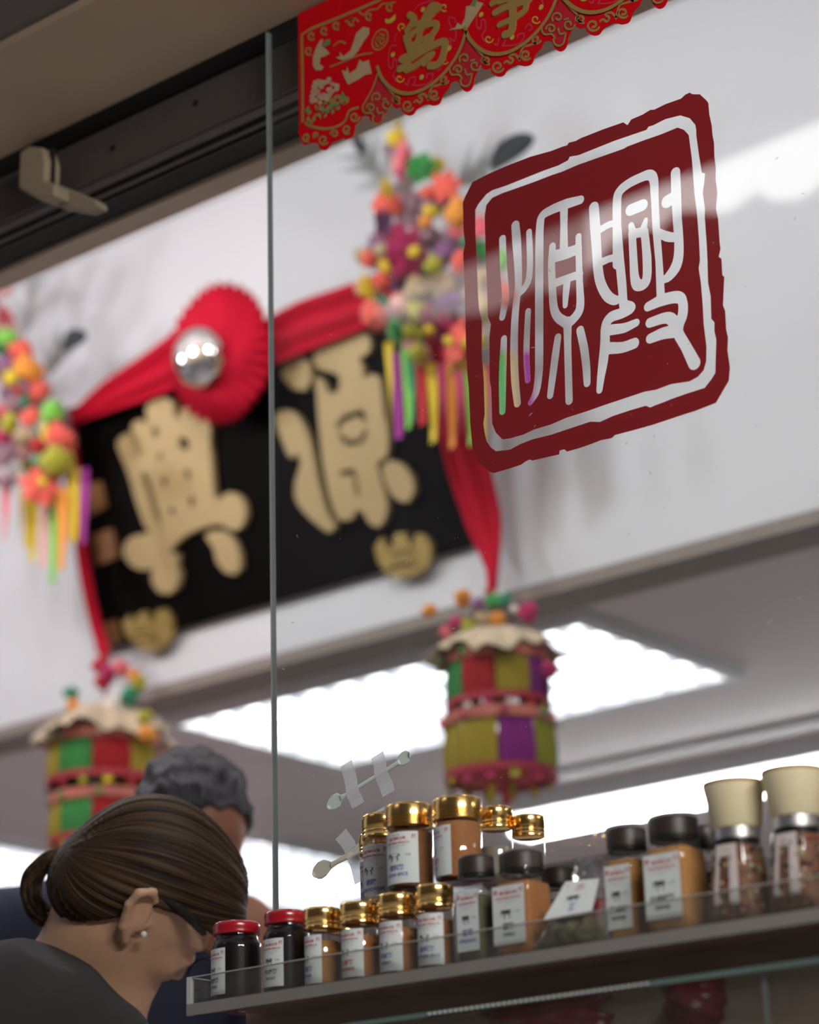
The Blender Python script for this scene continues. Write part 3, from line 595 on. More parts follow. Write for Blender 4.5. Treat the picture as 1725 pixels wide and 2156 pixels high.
mir.add(v, f); mir.build('silver_boss', mat('polished_silver', (.82, .82, .84), .09, metal=1.0, var=.02, bump=.12, bscale=25), sash, True)
# ================================================================== festive flower sprays and cloth lanterns hanging at the name board
def pompom_mesh(name, n, petals, seed):
    """ruffled paper ball, radius 1"""
    r_ = np.random.default_rng(seed); b = bmesh.new(); bmesh.ops.create_icosphere(b, subdivisions=3, radius=1.0)
    ax = r_.normal(size=(petals, 3)); ax /= np.linalg.norm(ax, axis=1)[:, None]
    for v in b.verts:
        d = np.array(v.co); d /= np.linalg.norm(d); c = np.sort(ax @ d)[::-1]
        v.co = Vector(d * (0.80 + 0.28 * (c[0] - c[1]) * 6 if c[0] - c[1] < .12 else d * 0 + 1.0)) if False else Vector(d * (0.66 + 0.40 * min(1.0, (c[0] - c[1]) * 5.5)))
    me = bpy.data.meshes.new(name); b.to_mesh(me); b.free()
    for p in me.polygons: p.use_smooth = True
    me.materials.append(None); return me
def petal_flower_mesh(name, n=6, layers=3):
    b = MB()
    for L in range(layers):
        R = 1.0 - .25 * L
        for k in range(n):
            a = 2 * math.pi * (k + .5 * L) / n; c, s = math.cos(a), math.sin(a); z = .1 + .22 * L; w_ = .55 * R
            pts = [(0, 0, z * .5), (.45 * R, -w_ * .6, z + .08), (R * .9, -w_ * .45, z + .22), (R, 0, z + .16), (R * .9, w_ * .45, z + .22), (.45 * R, w_ * .6, z + .08), (.55 * R, 0, z - .02)]
            b.add([(x * c - y * s, x * s + y * c, q) for x, y, q in pts], [(0, 1, 6), (1, 2, 6), (2, 3, 6), (3, 4, 6), (4, 5, 6), (5, 0, 6)])
    me = mesh(name, b.v, b.f); me.materials.append(None)
    return me
POM = [pompom_mesh('pompom', 0, 26, 3), pompom_mesh('pompom', 0, 40, 5)]; FLW = petal_flower_mesh('petal_flower')
CLR = {'y': (0.85, 0.62, 0.03), 'o': (0.95, 0.33, 0.04), 'c': (0.95, 0.13, 0.09), 'k': (0.95, 0.16, 0.20), 'g': (0.06, 0.36, 0.08), 'l': (0.22, 0.62, 0.08), 't': (0.03, 0.30, 0.15), 'p': (0.30, 0.13, 0.30),
       'm': (0.50, 0.015, 0.12), 'w': (0.75, 0.68, 0.62), 'u': (0.42, 0.24, 0.30), 'v': (0.45, 0.42, 0.03), 'r': (0.55, 0.01, 0.02), 'n': (0.55, 0.40, 0.22), 'x': (0.36, 0.02, 0.30), 's': (0.9, 0.45, 0.42), 'd': (0.10, 0.03, 0.06), 'q': (0.55, 0.40, 0.03)}
def cm(c): return mat('paper_' + c, CLR[c], 0.75, var=.18, scale=40, sheen=.2)
def put(name, me, c, parent, loc, r, rot=None, sc_=None):
    o = link(name, me, None, parent); o.material_slots[0].link = 'OBJECT'; o.material_slots[0].material = cm(c)
    o.location = [float(x) for x in loc]; o.scale = sc_ or (r, r, r)
    o.rotation_euler = rot or (random.uniform(0, 6), random.uniform(0, 6), random.uniform(0, 6)); return o
def strip_mesh():
    b = MB(); v = []; f = []
    for i in range(7):
        t = i / 6
        for s in (-1, -.33, .33, 1): v.append((s * .5, .10 * math.sin(3 * t + s) + .05 * s * s, -t))
    for i in range(6):
        for k in range(3): f.append((i * 4 + k, i * 4 + k + 1, (i + 1) * 4 + k + 1, (i + 1) * 4 + k))
    me = mesh('tassel_strip', v, f); me.materials.append(None); return me
STR = strip_mesh()
def feather(parent, root, base, mid, tip, eye, side):
    """peacock plume: bare quill, loose barbs, dark eye"""
    Q = spline([base, mid, tip], 10); b = MB(); b.tube(Q, [.0035 - .002 * i / len(Q) for i in range(len(Q))], 5)
    q = b.build('quill', mat('plume_quill', (.30, .27, .25), .6), parent)
    b = MB()
    for i in range(6, len(Q)):
        t = np.array(Q[i]) - np.array(Q[i - 1]); t /= np.linalg.norm(t); s = np.cross(t, [0, 1, 0]); s /= np.linalg.norm(s)
        for sg in (-1, 1):
            L = .045 + .02 * math.sin(i); p = np.array(Q[i]); b.add([p - t * .004, p + t * .004, p + s * sg * L + t * L * .9, p + s * sg * L * .98 + t * L * .86], [(0, 1, 2, 3)])
    o = b.build('barbs', mat('plume_barbs', (.16, .17, .17), .7), q); o['kind'] = 'stuff'
    c = np.array(Q[-1]); v = [c + np.array([0, -.004, 0])]; n = 16; d = np.array(eye) - c; L = np.linalg.norm(d); d /= L; s = np.cross(d, [0, 1, 0])
    ring = []
    for k in range(n):
        a = 2 * math.pi * k / n; rr = 1 if math.cos(a) < .3 else 1.15
        ring.append(c + d * (L * .5 + L * .55 * math.cos(a) * rr) + s * L * .26 * math.sin(a) + np.array([0, .006 * math.cos(2 * a), 0]))
    b = MB(); b.add([c + d * L * .45 + np.array([0, -.008, 0])] + ring, [(0, 1 + k, 1 + (k + 1) % n) for k in range(n)]); md = b.build('plume_eye', mat('plume_eye_teal', (.008, .016, .020), .5, var=.6, scale=60), parent).modifiers.new('t', 'SOLIDIFY'); md.thickness = .003
def spray(label, Y, origin_px, flowers, tassels, plumes, spike, filler):
    o0 = PY(*origin_px, Y); t = thing('flower_spray', label, 'decoration', o0, 'paper flower sprays on the sash')
    def L(px, py, dy=0.0): return PY(px, py, Y + dy) - o0
    k = depth(o0) / FPX
    # wire backing the flowers are tied to
    b = MB(); b.tube([L(*p, .05) for p in spike], [.006] * len(spike), 6); b.build('wire_stem', mat('stem_wire', (.2, .3, .1), .6), t)
    for i, (px, py, r, c) in enumerate(flowers):
        big = r >= 34
        rr = r * k * (1.28 if not big else 1.3)
        if big: put('flower', FLW, c, t, L(px, py, -.05), rr, (math.pi / 2 + random.uniform(-.3, .3), random.uniform(-.3, .3), random.uniform(0, 6))); put('flower_heart', POM[0], 'y', t, L(px, py, -.075), rr * .22)
        elif r >= 22 and i % 2: put('flower', FLW, c, t, L(px, py, -.03), rr * 1.05, (math.pi / 2 + random.uniform(-.4, .4), random.uniform(-.4, .4), random.uniform(0, 6)))
        else: put('pompom', POM[i % 2], c, t, L(px, py, random.uniform(-.05, .01)), rr)
    for (px, py, r, c) in filler: put('pompom', POM[0], c, t, L(px, py, random.uniform(.02, .06)), r * k * 1.15)
    for i in range(30):                       # backing layer of mauve paper rosettes
        q = random.choice(flowers); put('pompom', POM[0], random.choice('uupnsd'), t, L(q[0] + random.uniform(-18, 18), q[1] + random.uniform(-18, 18), random.uniform(.03, .07)), 24 * k)
    for (px, y0, y1, wd, c) in tassels:
        p = L(px, y0, random.uniform(-.02, .02)); h = (y1 - y0) * k * 1.06
        put('tassel', STR, c, t, p, 1, (0, 0, random.uniform(-.5, .5)), (wd * k * 1.25, .05, h))
    for q in plumes: feather(t, o0, L(*q[0], .03), L(*q[1], .03), L(*q[2], .02), L(*q[3], .0), 1)
    return t
YS = 1.36
FA = [(835,292,19,'y'),(833,325,33,'k'),(852,362,15,'m'),(890,358,28,'g'),(916,350,18,'y'),(824,394,22,'y'),(815,430,28,'c'),(935,388,28,'c'),(930,415,22,'p'),(900,407,16,'c'),(910,445,16,'y'),(800,470,25,'p'),(820,487,18,'c'),(895,466,15,'o'),(965,450,28,'o'),(972,482,20,'k'),(868,492,14,'w'),(872,530,52,'m'),(936,532,22,'p'),(985,506,13,'t'),(975,550,22,'c'),(776,545,18,'c'),(806,528,16,'n'),(820,560,20,'y'),(915,560,18,'v'),(783,602,26,'y'),(806,592,18,'c'),(801,636,17,'t'),(789,664,27,'c'),(845,692,26,'g'),(882,655,22,'v'),(905,695,46,'m'),(945,718,42,'c'),(880,742,20,'v'),(961,768,19,'y'),(1008,470,24,'k'),(1016,528,20,'g'),(1012,585,20,'n'),(1060,620,24,'c'),(1055,545,20,'l'),(1018,650,26,'n'),(1040,700,26,'w'),(1000,720,22,'y'),(950,640,22,'p'),(925,665,16,'t'),(985,620,24,'n'),(880,605,26,'n'),(930,600,24,'n'),(845,640,22,'s')]
TA = [(815,720,905,17,'y'),(834,742,925,15,'x'),(853,735,905,16,'l'),(862,745,890,12,'t'),(884,755,895,16,'r'),(905,765,932,19,'y'),(926,765,915,14,'m'),(944,775,942,17,'o'),(963,780,910,15,'m'),(984,780,935,17,'l'),(1006,770,930,16,'y'),(1026,765,900,15,'k'),(1050,740,905,18,'g'),(1075,740,900,17,'n'),(1108,740,890,16,'x')]
fillA = [(860,430,34,'u'),(858,470,30,'u'),(850,390,22,'u'),(900,500,30,'u'),(955,500,26,'u'),(835,590,26,'p'),(850,560,24,'d'),(970,590,26,'u'),(830,660,24,'u'),(870,700,26,'v'),(1000,560,26,'u'),(1040,590,26,'s'),(1000,680,26,'r'),(835,300,14,'n'),(838,262,11,'n'),(880,560,26,'t'),(800,510,22,'p'),(920,640,26,'p')]
spray('spray of coloured paper flowers with plumes beside the large red seal', YS, (890, 600), FA, TA,
      [((850,420), (800,370), (765,325), (748,280)), ((930,420), (985,370), (1030,345), (1110,295))], [(835,235),(840,300),(865,500),(890,740)], fillA)
FB = [(-5,602,26,'s'),(0,668,22,'k'),(15,712,22,'l'),(0,730,16,'t'),(45,738,22,'c'),(16,765,15,'p'),(60,780,28,'o'),(22,796,16,'y'),(82,825,20,'c'),(38,822,10,'r'),(57,845,15,'t'),(65,876,20,'c'),(110,868,22,'l'),(85,910,22,'y'),(126,922,28,'c'),(22,890,20,'v'),(0,870,20,'k'),(8,916,20,'m'),(80,940,16,'r'),(80,970,14,'t'),(117,975,28,'v'),(157,975,22,'v'),(90,1015,38,'c'),(20,962,24,'u'),(48,952,20,'s'),(-40,640,26,'o'),(-40,720,30,'c'),(-45,800,30,'y'),(-40,880,34,'g'),(-40,950,30,'k'),(50,918,18,'n'),(35,1000,18,'w'),(10,1010,18,'u')]
TB = [(42,1030,1140,12,'n'),(58,1035,1150,12,'y'),(70,1055,1178,15,'y'),(94,1050,1190,15,'s'),(113,1040,1222,15,'l'),(130,1030,1192,18,'o'),(142,1000,1130,10,'x'),(155,985,1135,18,'y'),(176,985,1140,14,'x'),(10,1020,1140,16,'k'),(-20,1020,1150,16,'g')]
spray('spray of coloured paper flowers with plumes beside the small gold stamps', YS, (40, 900), FB, TB,
      [((40,760), (60,660), (78,560), (90,525)), ((90,830), (110,765), (128,725), (172,708))], [(-60,540),(-10,700),(60,860),(110,1000)], [(30,850,26,'u'),(10,780,26,'u'),(40,930,28,'d'),(90,950,24,'r'),(60,990,22,'v'),(0,960,26,'u')])

# ------------------------------------------------------------------ two-tier cloth lanterns
def lantern(label, px, Y, ztop_px, tiers, order, roof_y, seed, extra):
    r_ = random.Random(seed); o0 = PY(px, ztop_px, Y); t = thing('cloth_lantern', label, 'lantern', o0, 'cloth lanterns hanging from the sash tails', .44)
    k = depth(o0) / FPX
    def Z(py): return float(PY(px, py, Y)[2] - o0[2])
    b = MB(); b.tube([(0, .0, Z(ztop_px - 36)), (0, 0, Z(roof_y[1]))], .0025, 6); b.build('cord', mat('red_cord', (.4, .01, .03), .7), t)
    # ruffled cream canopy
    NS = 72; v = []; f = []; R1 = tiers[0][2] * k * 1.28
    for i in range(7):
        s = i / 6
        for q in range(NS):
            a = 2 * math.pi * q / NS; rr = R1 * (.25 + .75 * s) * (1 + .06 * s * math.cos(12 * a) + .08 * s * math.sin(5 * a + seed) + .05 * s * math.sin(23 * a)); v.append((rr * math.cos(a), rr * math.sin(a), Z(roof_y[0]) + (Z(roof_y[1]) - Z(roof_y[0])) * s ** 1.5 + .008 * s * math.sin(12 * a) + .012 * s * math.sin(4 * a + 2 * seed)))
    for i in range(6):
        for q in range(NS): f.append((i * NS + q, i * NS + (q + 1) % NS, (i + 1) * NS + (q + 1) % NS, (i + 1) * NS + q))
    o = link('canopy', mesh('canopy', v, f), mat('cream_ruffle', (.66, .52, .36), .8, var=.25, scale=14, sheen=.3), t, True); o.modifiers.new('t', 'SOLIDIFY').thickness = .002
    for ti, (y0, y1, hw, c0) in enumerate(tiers):
        R = hw * k; z0, z1 = Z(y0), Z(y1); n = 9
        for q in range(n):
            a0, a1 = 2 * math.pi * q / n, 2 * math.pi * (q + 1) / n; vv = []; ff = []; m = 9
            for i in range(5):
                s = i / 4; rr = R * (.96 + .06 * math.sin(s * 2.6))
                for j in range(m):
                    a = a0 + (a1 - a0) * (j / (m - 1)) * .98; rw = rr * (1 + .018 * math.cos(j * math.pi))
                    vv.append((rw * math.cos(a), rw * math.sin(a), z0 + (z1 - z0) * s))
            for i in range(4):
                for j in range(m - 1): ff.append((i * m + j, i * m + j + 1, (i + 1) * m + j + 1, (i + 1) * m + j))
            o = link('cloth_panel', mesh('cloth_panel', vv, ff), mat('cloth_' + order[ti][q], [c * .62 for c in CLR[order[ti][q]]], .85, var=.25, scale=50, stretch=(1, 1, .2)), t); o.modifiers.new('t', 'SOLIDIFY').thickness = .002  # panel colours dimmed to put the lantern's backlit shade into the cloth
        for zz, hh, cc in ((z0 + .004, .011, 'patterned'), (z1, .007, 'red')):
            b = MB(); b.lathe([(R * 1.03, zz - hh), (R * 1.05, zz - hh), (R * 1.05, zz + hh), (R * 1.03, zz + hh), (R * 1.03, zz - hh)], 36, caps=False)
            b.build('trim_band', mat('band_' + cc, (.55, .16, .12) if cc == 'patterned' else (.40, .03, .05), .7, var=.7 if cc == 'patterned' else .2, scale=22), t)
            if cc == 'patterned':
                for q in range(8):
                    a = 2 * math.pi * q / 8 + .3; put('sequin', POM[0], r_.choice('wtgkm'), t, (R * 1.06 * math.cos(a), R * 1.06 * math.sin(a), zz), .0085)
        for q in range(14):
            a = 2 * math.pi * (q + .5) / 14; put('fringe_strip', STR, r_.choice('yvrmw' if ti == 0 else 'yvm'), t, (R * 1.04 * math.cos(a), R * 1.04 * math.sin(a), z1), 1, (0, 0, a + math.pi / 2), (.018, .03, .022))
    zf = Z(tiers[-1][1]); R = tiers[-1][2] * k
    b = MB(); b.lathe([(R * .9, zf), (R * .5, zf - .01)], 24); b.build('bottom_disc', cm('r'), t)
    for q, c in enumerate('vkgyr'): put('tassel', STR, c, t, (.02 * math.cos(q * 1.3), .02 * math.sin(q * 1.3), zf - .005), 1, (0, 0, q), (.012, .04, .03 + .006 * q))
    for (x, y, r, c) in extra:
        d = PY(x, y, Y - .02) - o0; d = np.array([d[0] * math.cos(.44) + d[1] * math.sin(.44), -d[0] * math.sin(.44) + d[1] * math.cos(.44), d[2]]); put('pompom', POM[r_.randrange(2)], c, t, d, r * k * 1.1)
    return t
lantern('two-tier cloth lantern with cream ruffle in front of the wide ceiling light panel', 1040, 1.455, 1250, [(1398,1490,104,5), (1530,1640,112,3)], ('vrqgqgrqx', 'grxqvqqxv'), (1330,1392), 2,
        [(905,1285,17,'o'),(975,1258,22,'o'),(1005,1275,18,'p'),(1040,1265,20,'g'),(1062,1262,16,'t'),(1110,1290,24,'m'),(1084,1283,11,'w'),(960,1310,16,'m'),(1020,1305,20,'n'),(1048,1302,18,'o'),(990,1320,20,'v'),(940,1330,14,'k'),(1160,1410,20,'m'),(1030,1250,12,'r')])
lantern('two-tier cloth lantern with cream ruffle hanging above the woman with the ponytail', 222, 1.455, 1400, [(1570,1650,112,6), (1692,1775,106,6)], ('xoqgxqgrq', 'orqgxqgrq'), (1490,1562), 4,
        [(150,1460,17,'t'),(155,1488,18,'o'),(208,1402,18,'r'),(228,1418,20,'m'),(215,1436,20,'r'),(255,1410,20,'k'),(285,1425,16,'o'),(275,1465,22,'t'),(295,1440,16,'v'),(240,1490,32,'w'),(205,1525,30,'w'),(260,1530,34,'w'),(110,1545,28,'n'),(150,1535,26,'s'),(305,1510,16,'v'),(310,1545,20,'o'),(130,1560,18,'k')])
# ================================================================== counter, acrylic tray, display case
TZ = 1.205           # top of the tray floor
M_ACR = glass_mat('clear_acrylic', (0.90, 0.91, 0.90), 1.49, rough=.03, haze=.10, hcol=(.50, .45, .42), hscale=14)
M_FROST = mat('frosted_acrylic_edge', (0.55, 0.53, 0.50), .35, spec=.6, var=.1, scale=40)
M_WOODB = mat('dark_brown_board', (0.30, 0.19, 0.16), .35, var=.35, scale=8, stretch=(1, 6, 6), bump=.05)
tray = thing('acrylic_tray', 'long clear acrylic tray holding the spice jars', 'tray', (-1.772, -.19, TZ))
X0, X1 = 0.0, 2.3
MB().box(X0, X1, 0.002, .165, -.006, 0).build('tray_floor', M_ACR, tray)
MB().box(X0, X1, 0.0, .0035, -.006, .026).build('front_lip', M_ACR, tray)
MB().box(X0, .0035, .0035, .165, 0, .026).build('end_wall', M_ACR, tray)
MB().box(X0, X1, -.0004, .004, .026, .0268).build('lip_edge', M_FROST, tray)
MB().box(X0 - .0004, .006, -.0012, .003, -.0135, .0268).build('corner_edge', M_FROST, tray)
MB().box(X0, .0036, .004, .165, .026, .0268).build('end_edge', M_FROST, tray)
MB().box(X0, X1, -.0014, .0016, -.0135, -.0015).build('floor_edge', mat('grey_acrylic_edge', (.25, .23, .21), .35, spec=.6, var=.12, scale=30), tray)
ct = thing('counter', 'dark wooden counter with glass display front below the tray', 'counter', (-1.74, -.20, 0))
MB().box(.01, 2.9, .055, .34, 1.06, 1.198).build('back_board', M_WOODB, ct)
MB().box(.01, 2.9, -.02, .34, 0.0, 1.0).build('base_cabinet', M_WOODB, ct)
MB().box(.035, 2.9, .016, .16, 1.1895, 1.1980).build('tray_board', M_WOODB, ct)
gs = MB(); gs.box(.015, 2.9, -.018, .30, 1.150, 1.156)
gs.build('glass_shelf', glass_mat('shelf_glass', (.80, .88, .84), 1.52, haze=.05, hcol=(.3, .32, .3)), ct)
MB().box(.015, 2.9, -.0205, -.018, 1.1515, 1.156).build('glass_shelf_edge', mat('green_shelf_edge', (.13, .20, .165), .15, spec=.8, var=.2, scale=10), ct)
MB().box(.02, 2.9, -.012, -.009, 1.0, 1.149).build('front_glass', glass_mat('case_glass', (.86, .88, .86), 1.52, haze=.06, hcol=(.32, .30, .28)), ct)
xs = PY(1610, 2050, -.208)[0] + 1.74
MB().box(xs, xs + .004, -.0135, -.012, 1.0, 1.149).build('glass_joint', mat('joint_grey', (.13, .14, .13), .3), ct)
# glowing beads painted in for highlights along the glass shelf edge
xa, xb = PY(899, 2140, -.2215)[0] + 1.74, PY(1368, 2071, -.2215)[0] + 1.74
ls = MB().box(xa, xb, -.0212, -.0206, 1.1522, 1.1555).build('glint_strip', mat('strip_body', (.10, .12, .11), .4), ct)
for i in range(40): q = xa + (xb - xa) * (i + .3) / 40; MB().box(q, q + .003, -.0222, -.0212, 1.1530, 1.1548).build('glint_bead', emis('bead_glint', (1, .97, .9), .14), ls)
# wrapped goods inside the case
def bag(name, label, px, py, Y, rx, rz, m, seed):
    c = PY(px, py, Y); r_ = np.random.default_rng(seed); b = bmesh.new(); bmesh.ops.create_icosphere(b, subdivisions=4, radius=1)
    ph = r_.uniform(0, 6, 8)
    for v in b.verts:
        d = v.co.normalized(); k = 1 + .09 * math.sin(5 * d.x + ph[0]) * math.sin(4 * d.z + ph[1]) + .05 * math.sin(11 * d.z + 7 * d.x + ph[2])
        v.co = Vector((d.x * rx * k, d.y * .03 * k, d.z * rz * k * (1.0 if d.z < 0 else .9 - .25 * math.exp(-(d.x * 3) ** 2) * d.z)))
    me = bpy.data.meshes.new(name); b.to_mesh(me); b.free(); o = link(name, me, m, None, True); o.location = [float(q) for q in c]; tag(o, label, 'bag'); return o
M_DR = mat('dark_red_wrap', (.12, .006, .010), .35, var=.25, scale=30, bump=.3)
g1 = bag('spice_packet', 'dark red heart shaped packet inside the glass case under the mills', 1468, 2118, -.15, .030, .026, M_DR, 1)
g2 = bag('spice_packet', 'long dark red packet lying inside the glass case under the brown lidded jars', 1150, 2165, -.15, .075, .022, M_DR, 2)
# speckled card behind them
card = MB(); p = PY(1330, 2100, -.12); card.box(p[0] - .05, p[0] + .16, -.12, -.118, 1.062, 1.146); tag(card.build('price_card', mat('olive_speckled_card', (.10, .085, .055), .7, var=.6, scale=160)), 'olive speckled card standing behind the dark red heart packet', 'card')

# ================================================================== jars
M_JG = glass_mat('jar_glass', (.965, .97, .97), 1.5, rough=.02)
M_GCAP = mat('gold_cap', (.95, .60, .20), .18, metal=1.0, var=.06, scale=30)
M_RCAP = mat('red_lid', (.42, .010, .018), .25, coat=.4, var=.05)
M_BCAP = mat('brown_lid', (.030, .019, .014), .45, var=.1)
M_LAB = mat('white_label', (.72, .76, .74), .6, var=.02)
M_PR = mat('print_red', (.62, .10, .12), .6); M_PK = mat('print_black', (.07, .07, .08), .6); M_PB = mat('print_blue', (.20, .18, .48), .6); M_PG = mat('print_grey', (.40, .42, .42), .6)
POW = {'orange': mat('orange_powder', (.42, .17, .055), .9, var=.2, scale=200), 'brown': mat('brown_powder', (.34, .14, .05), .9, var=.2, scale=200), 'amber': mat('amber_powder', (.46, .22, .06), .9, var=.2, scale=200),
       'green': mat('green_herb', (.14, .13, .065), .9, var=.5, scale=400), 'dark': mat('dark_sauce', (.008, .004, .0035), .5, spec=.15, var=.3), 'grey': mat('grey_powder', (.30, .27, .2), .9, var=.2, scale=300), 'tan': mat('tan_powder', (.40, .24, .10), .9, var=.2, scale=300),
       'mix': mat('mixed_peppercorns', (.20, .09, .05), .8, var=.95, scale=130)}
COWP = [(.0,.30),(.05,.55),(.02,.75),(.18,.72),(.22,.85),(.30,.74),(.72,.78),(.98,.70),(1.0,.40),(.96,.40),(.94,.62),(.86,.45),(.88,.0),(.80,.0),(.78,.38),(.42,.40),(.40,.0),(.32,.0),(.30,.45),(.20,.55),(.10,.35)]
def label_print(W, H, col, cjk, lat):
    """flat lettering of a spice label in label space (s, z), grouped by colour"""
    out = []
    def T(body, cx, cz, h, m, bold=0, wmax=None):
        v, f, w_, hh = text_tris(body, bold); s = h / hh
        sx = s if not wmax or w_ * s < wmax else wmax / w_
        out.append((m, [(cx + (x - w_ / 2) * sx, cz + (y - hh / 2) * s) for x, y in v], f))
    T('香港上環', 0, .945 * H, .035 * H, 3, 0, .3 * W)
    T('源興香料公司', 0, .875 * H, .062 * H, 0, .025, .54 * W)
    for s, ch in ((-1, '源'), (1, '興')):
        T(ch, s * .40 * W, .90 * H, .085 * H, 0, .015, .15 * W)
    T('YUAN HENG SPICE CO.', 0, .79 * H, .040 * H, 0, .03, .82 * W)
    T('SHEUNG WAN  HONG KONG', -.02 * W, .735 * H, .022 * H, 3, 0, .62 * W); T('TEL  FAX', -.02 * W, .695 * H, .022 * H, 3, 0, .36 * W)
    out.append((2, [(-.26 * W + .34 * W * x, .44 * H + .19 * H * y) for x, y in COWP], [tuple(range(len(COWP)))]))
    T('牛牌', .27 * W, .545 * H, .05 * H, 3, 0, .2 * W)
    T(cjk, -.02 * W, .31 * H, .115 * H, col, .03, .80 * W)
    T(lat, -.02 * W, .175 * H, .066 * H, col, .03, .80 * W)
    return out
def label_on(parent, fn, W, H, col, cjk, lat, n=12, flip=False):
    v = []; f = []
    for i in range(n + 1):
        s = -W / 2 + W * i / n; v += [fn(s, 0, 0), fn(s, H, 0)]
    for i in range(n): f.append((2 * i, 2 * i + 2, 2 * i + 3, 2 * i + 1))
    lb = link('label', mesh('label', v, f), M_LAB, parent, True); lb['label'] = 'printed white paper label'
    b = MB()
    for m, vv, ff in label_print(W, H, col, cjk, lat):
        b.cur = m; b.add([fn(s, z, .00025) for s, z in vv], [tuple(q) for q in ff])
    b.build('print', [M_PR, M_PK, M_PK, M_PG, M_PB], lb); return lb
def round_fn(R, z0, rot):
    """wrap label space on a cylinder; rot 0 faces -y, positive turns towards +x"""
    def fn(s, z, d):
        a = -math.pi / 2 + rot + s / R; return ((R + .0004 + d) * math.cos(a), (R + .0004 + d) * math.sin(a), z0 + z)
    return fn
def flat_fn(D, z0, off=0.0, tilt=0.0):
    def fn(s, z, d): return (s * math.cos(tilt) - (z) * math.sin(tilt) * 0 + off, -D - .0006 - d, z0 + z)
    return fn
LIDH = .0235
def span(l, r, top, Y, base):
    c = (l + r) / 2; P = PY(c, top, Y); t = depth(P); R = (r - l) / 2 * t / FPX; P2 = PY(c, top + 60, Y)
    # the silhouette top is the near rim of the lid seen from below: plain height
    return float(P2[0]), R, float(PY(c, top, Y - .75 * R)[2] - base)
def gold_jar(label, l, r, top, Y, base, powder, col, cjk, lat, rot, fill=.72, group='gold capped spice jars', lab=True):
    x, R, H = span(l, r, top, Y, base); j = thing('spice_jar', label, 'jar', (x, Y, base), group)
    cz = H - .26 * H
    b = MB(); b.lathe([(R * .80, .0005), (R * .93, .002), (R * .95, .006), (R * .95, cz - .002), (R * .9, cz)], 36); autosmooth(b.build('glass_body', M_JG, j))
    b = MB(); b.lathe([(R * .78, .0015), (R * .90, .004), (R * .91, .007), (R * .91, cz * fill + .004), (R * .5, cz * fill + .005)], 28); autosmooth(b.build('powder', POW[powder], j))
    b = MB(); k = H - cz
    b.lathe([(R * .90, cz - .001), (R * 1.0, cz), (R, cz + .14 * k), (R * .965, cz + .17 * k), (R * .965, cz + .20 * k), (R, cz + .23 * k), (R, cz + .30 * k), (R * .965, cz + .33 * k), (R * .965, cz + .36 * k), (R, cz + .39 * k), (R, H - .0025), (R * .96, H - .0006), (R * .9, H)], 48)
    autosmooth(b.build('cap', M_GCAP, j), 50)
    if lab: label_on(j, round_fn(R * .952, .06 * H, rot), R * 1.85, cz * .80, col, cjk, lat)
    return j
def red_jar(label, l, r, top, Y, base, rot, cjk, lat):
    x, R, H = span(l, r, top, Y, base); j = thing('sauce_jar', label, 'jar', (x, Y, base), 'red lidded sauce jars'); R *= .98
    b = MB(); b.lathe([(R * .8, .0005), (R * .94, .004), (R * .97, .01), (R * .97, H * .68), (R * .93, H * .745), (R * .82, H * .79), (R * .82, H * .86)], 40); autosmooth(b.build('glass_body', M_JG, j))
    b = MB(); b.lathe([(R * .78, .002), (R * .93, .006), (R * .945, .012), (R * .945, H * .68), (R * .9, H * .735), (R * .79, H * .775), (R * .79, H * .80)], 32); autosmooth(b.build('sauce', POW['dark'], j))
    b = MB(); b.lathe([(R * .86, H * .845), (R * .90, H * .85), (R * .91, H * .87), (R * .89, H * .89), (R * .91, H * .91), (R * .91, H - .003), (R * .87, H - .0008), (R * .8, H)], 44); autosmooth(b.build('lid', M_RCAP, j), 60)
    label_on(j, round_fn(R * .972, .10 * H, rot), R * 1.15, H * .56, 1, cjk, lat); return j
def square_jar(label, l, r, bl_, br, top, Y, base, powder, col, cjk, lat, fill=.86, lab=True, group='brown lidded square jars'):
    x, R, H = span(l, r, top, Y, base); W = (br - bl_) / 2 * depth(PY((bl_ + br) / 2, top + 120, Y)) / FPX * .80
    j = thing('square_spice_jar', label, 'jar', (x, Y, base), group); n = 6.0
    b = MB(); b.lathe([(W * .9, .0005), (W * .98, .003), (W, .007), (W, H * .62), (W * .96, H * .70), (W * .82, H * .765), (R * .82, H * .79), (R * .80, H * .84)], 48, n); autosmooth(b.build('glass_body', M_JG, j))
    b = MB(); zf = H * .74 * fill; b.lathe([(W * .88, .002), (W * .955, .005), (W * .97, .009), (W * .97, min(zf, H * .62)), (W * (.97 if zf < H * .62 else .90), zf), (W * .4, zf + .001)], 40, n); autosmooth(b.build('powder', POW[powder], j))
    b = MB(); b.lathe([(R * .95, H * .825), (R, H * .83), (R, H - .003), (R * .96, H - .0008), (R * .86, H)], 44)
    autosmooth(b.build('lid', M_BCAP, j), 50)
    b = MB(); b.lathe([(R * .93, H * .795), (R * .98, H * .80), (R * .98, H * .818), (R * .93, H * .823)], 36); autosmooth(b.build('neck_ring', mat('neck_ring_dark', (.02, .025, .022), .2), j))
    if lab: label_on(j, flat_fn(W, .12 * H, -.05 * W), W * 1.72, H * .55, col, cjk, lat, 2)
    return j
FY, UY = -.152, -.108
red_jar('red lidded jar of dark sauce at the open end of the tray', 443, 554, 1934, -.140, TZ, -.30, '牛肉粉', 'SATAY')
red_jar('red lidded jar of dark sauce next to the first gold capped jar', 551, 655, 1912, -.138, TZ, .02, '牛肉粉', 'SATAY')
gold_jar('gold capped jar of brown powder beside the red lidded jars, label turned aside', 640, 718, 1907, FY + .004, TZ, 'amber', 4, '沙薑粉', 'GINGER', -.30)
gold_jar('gold capped jar of orange powder with red lettering on its label', 717, 798, 1895, FY, TZ, 'orange', 0, '五香粉', 'FIVE SPICE', -.08)
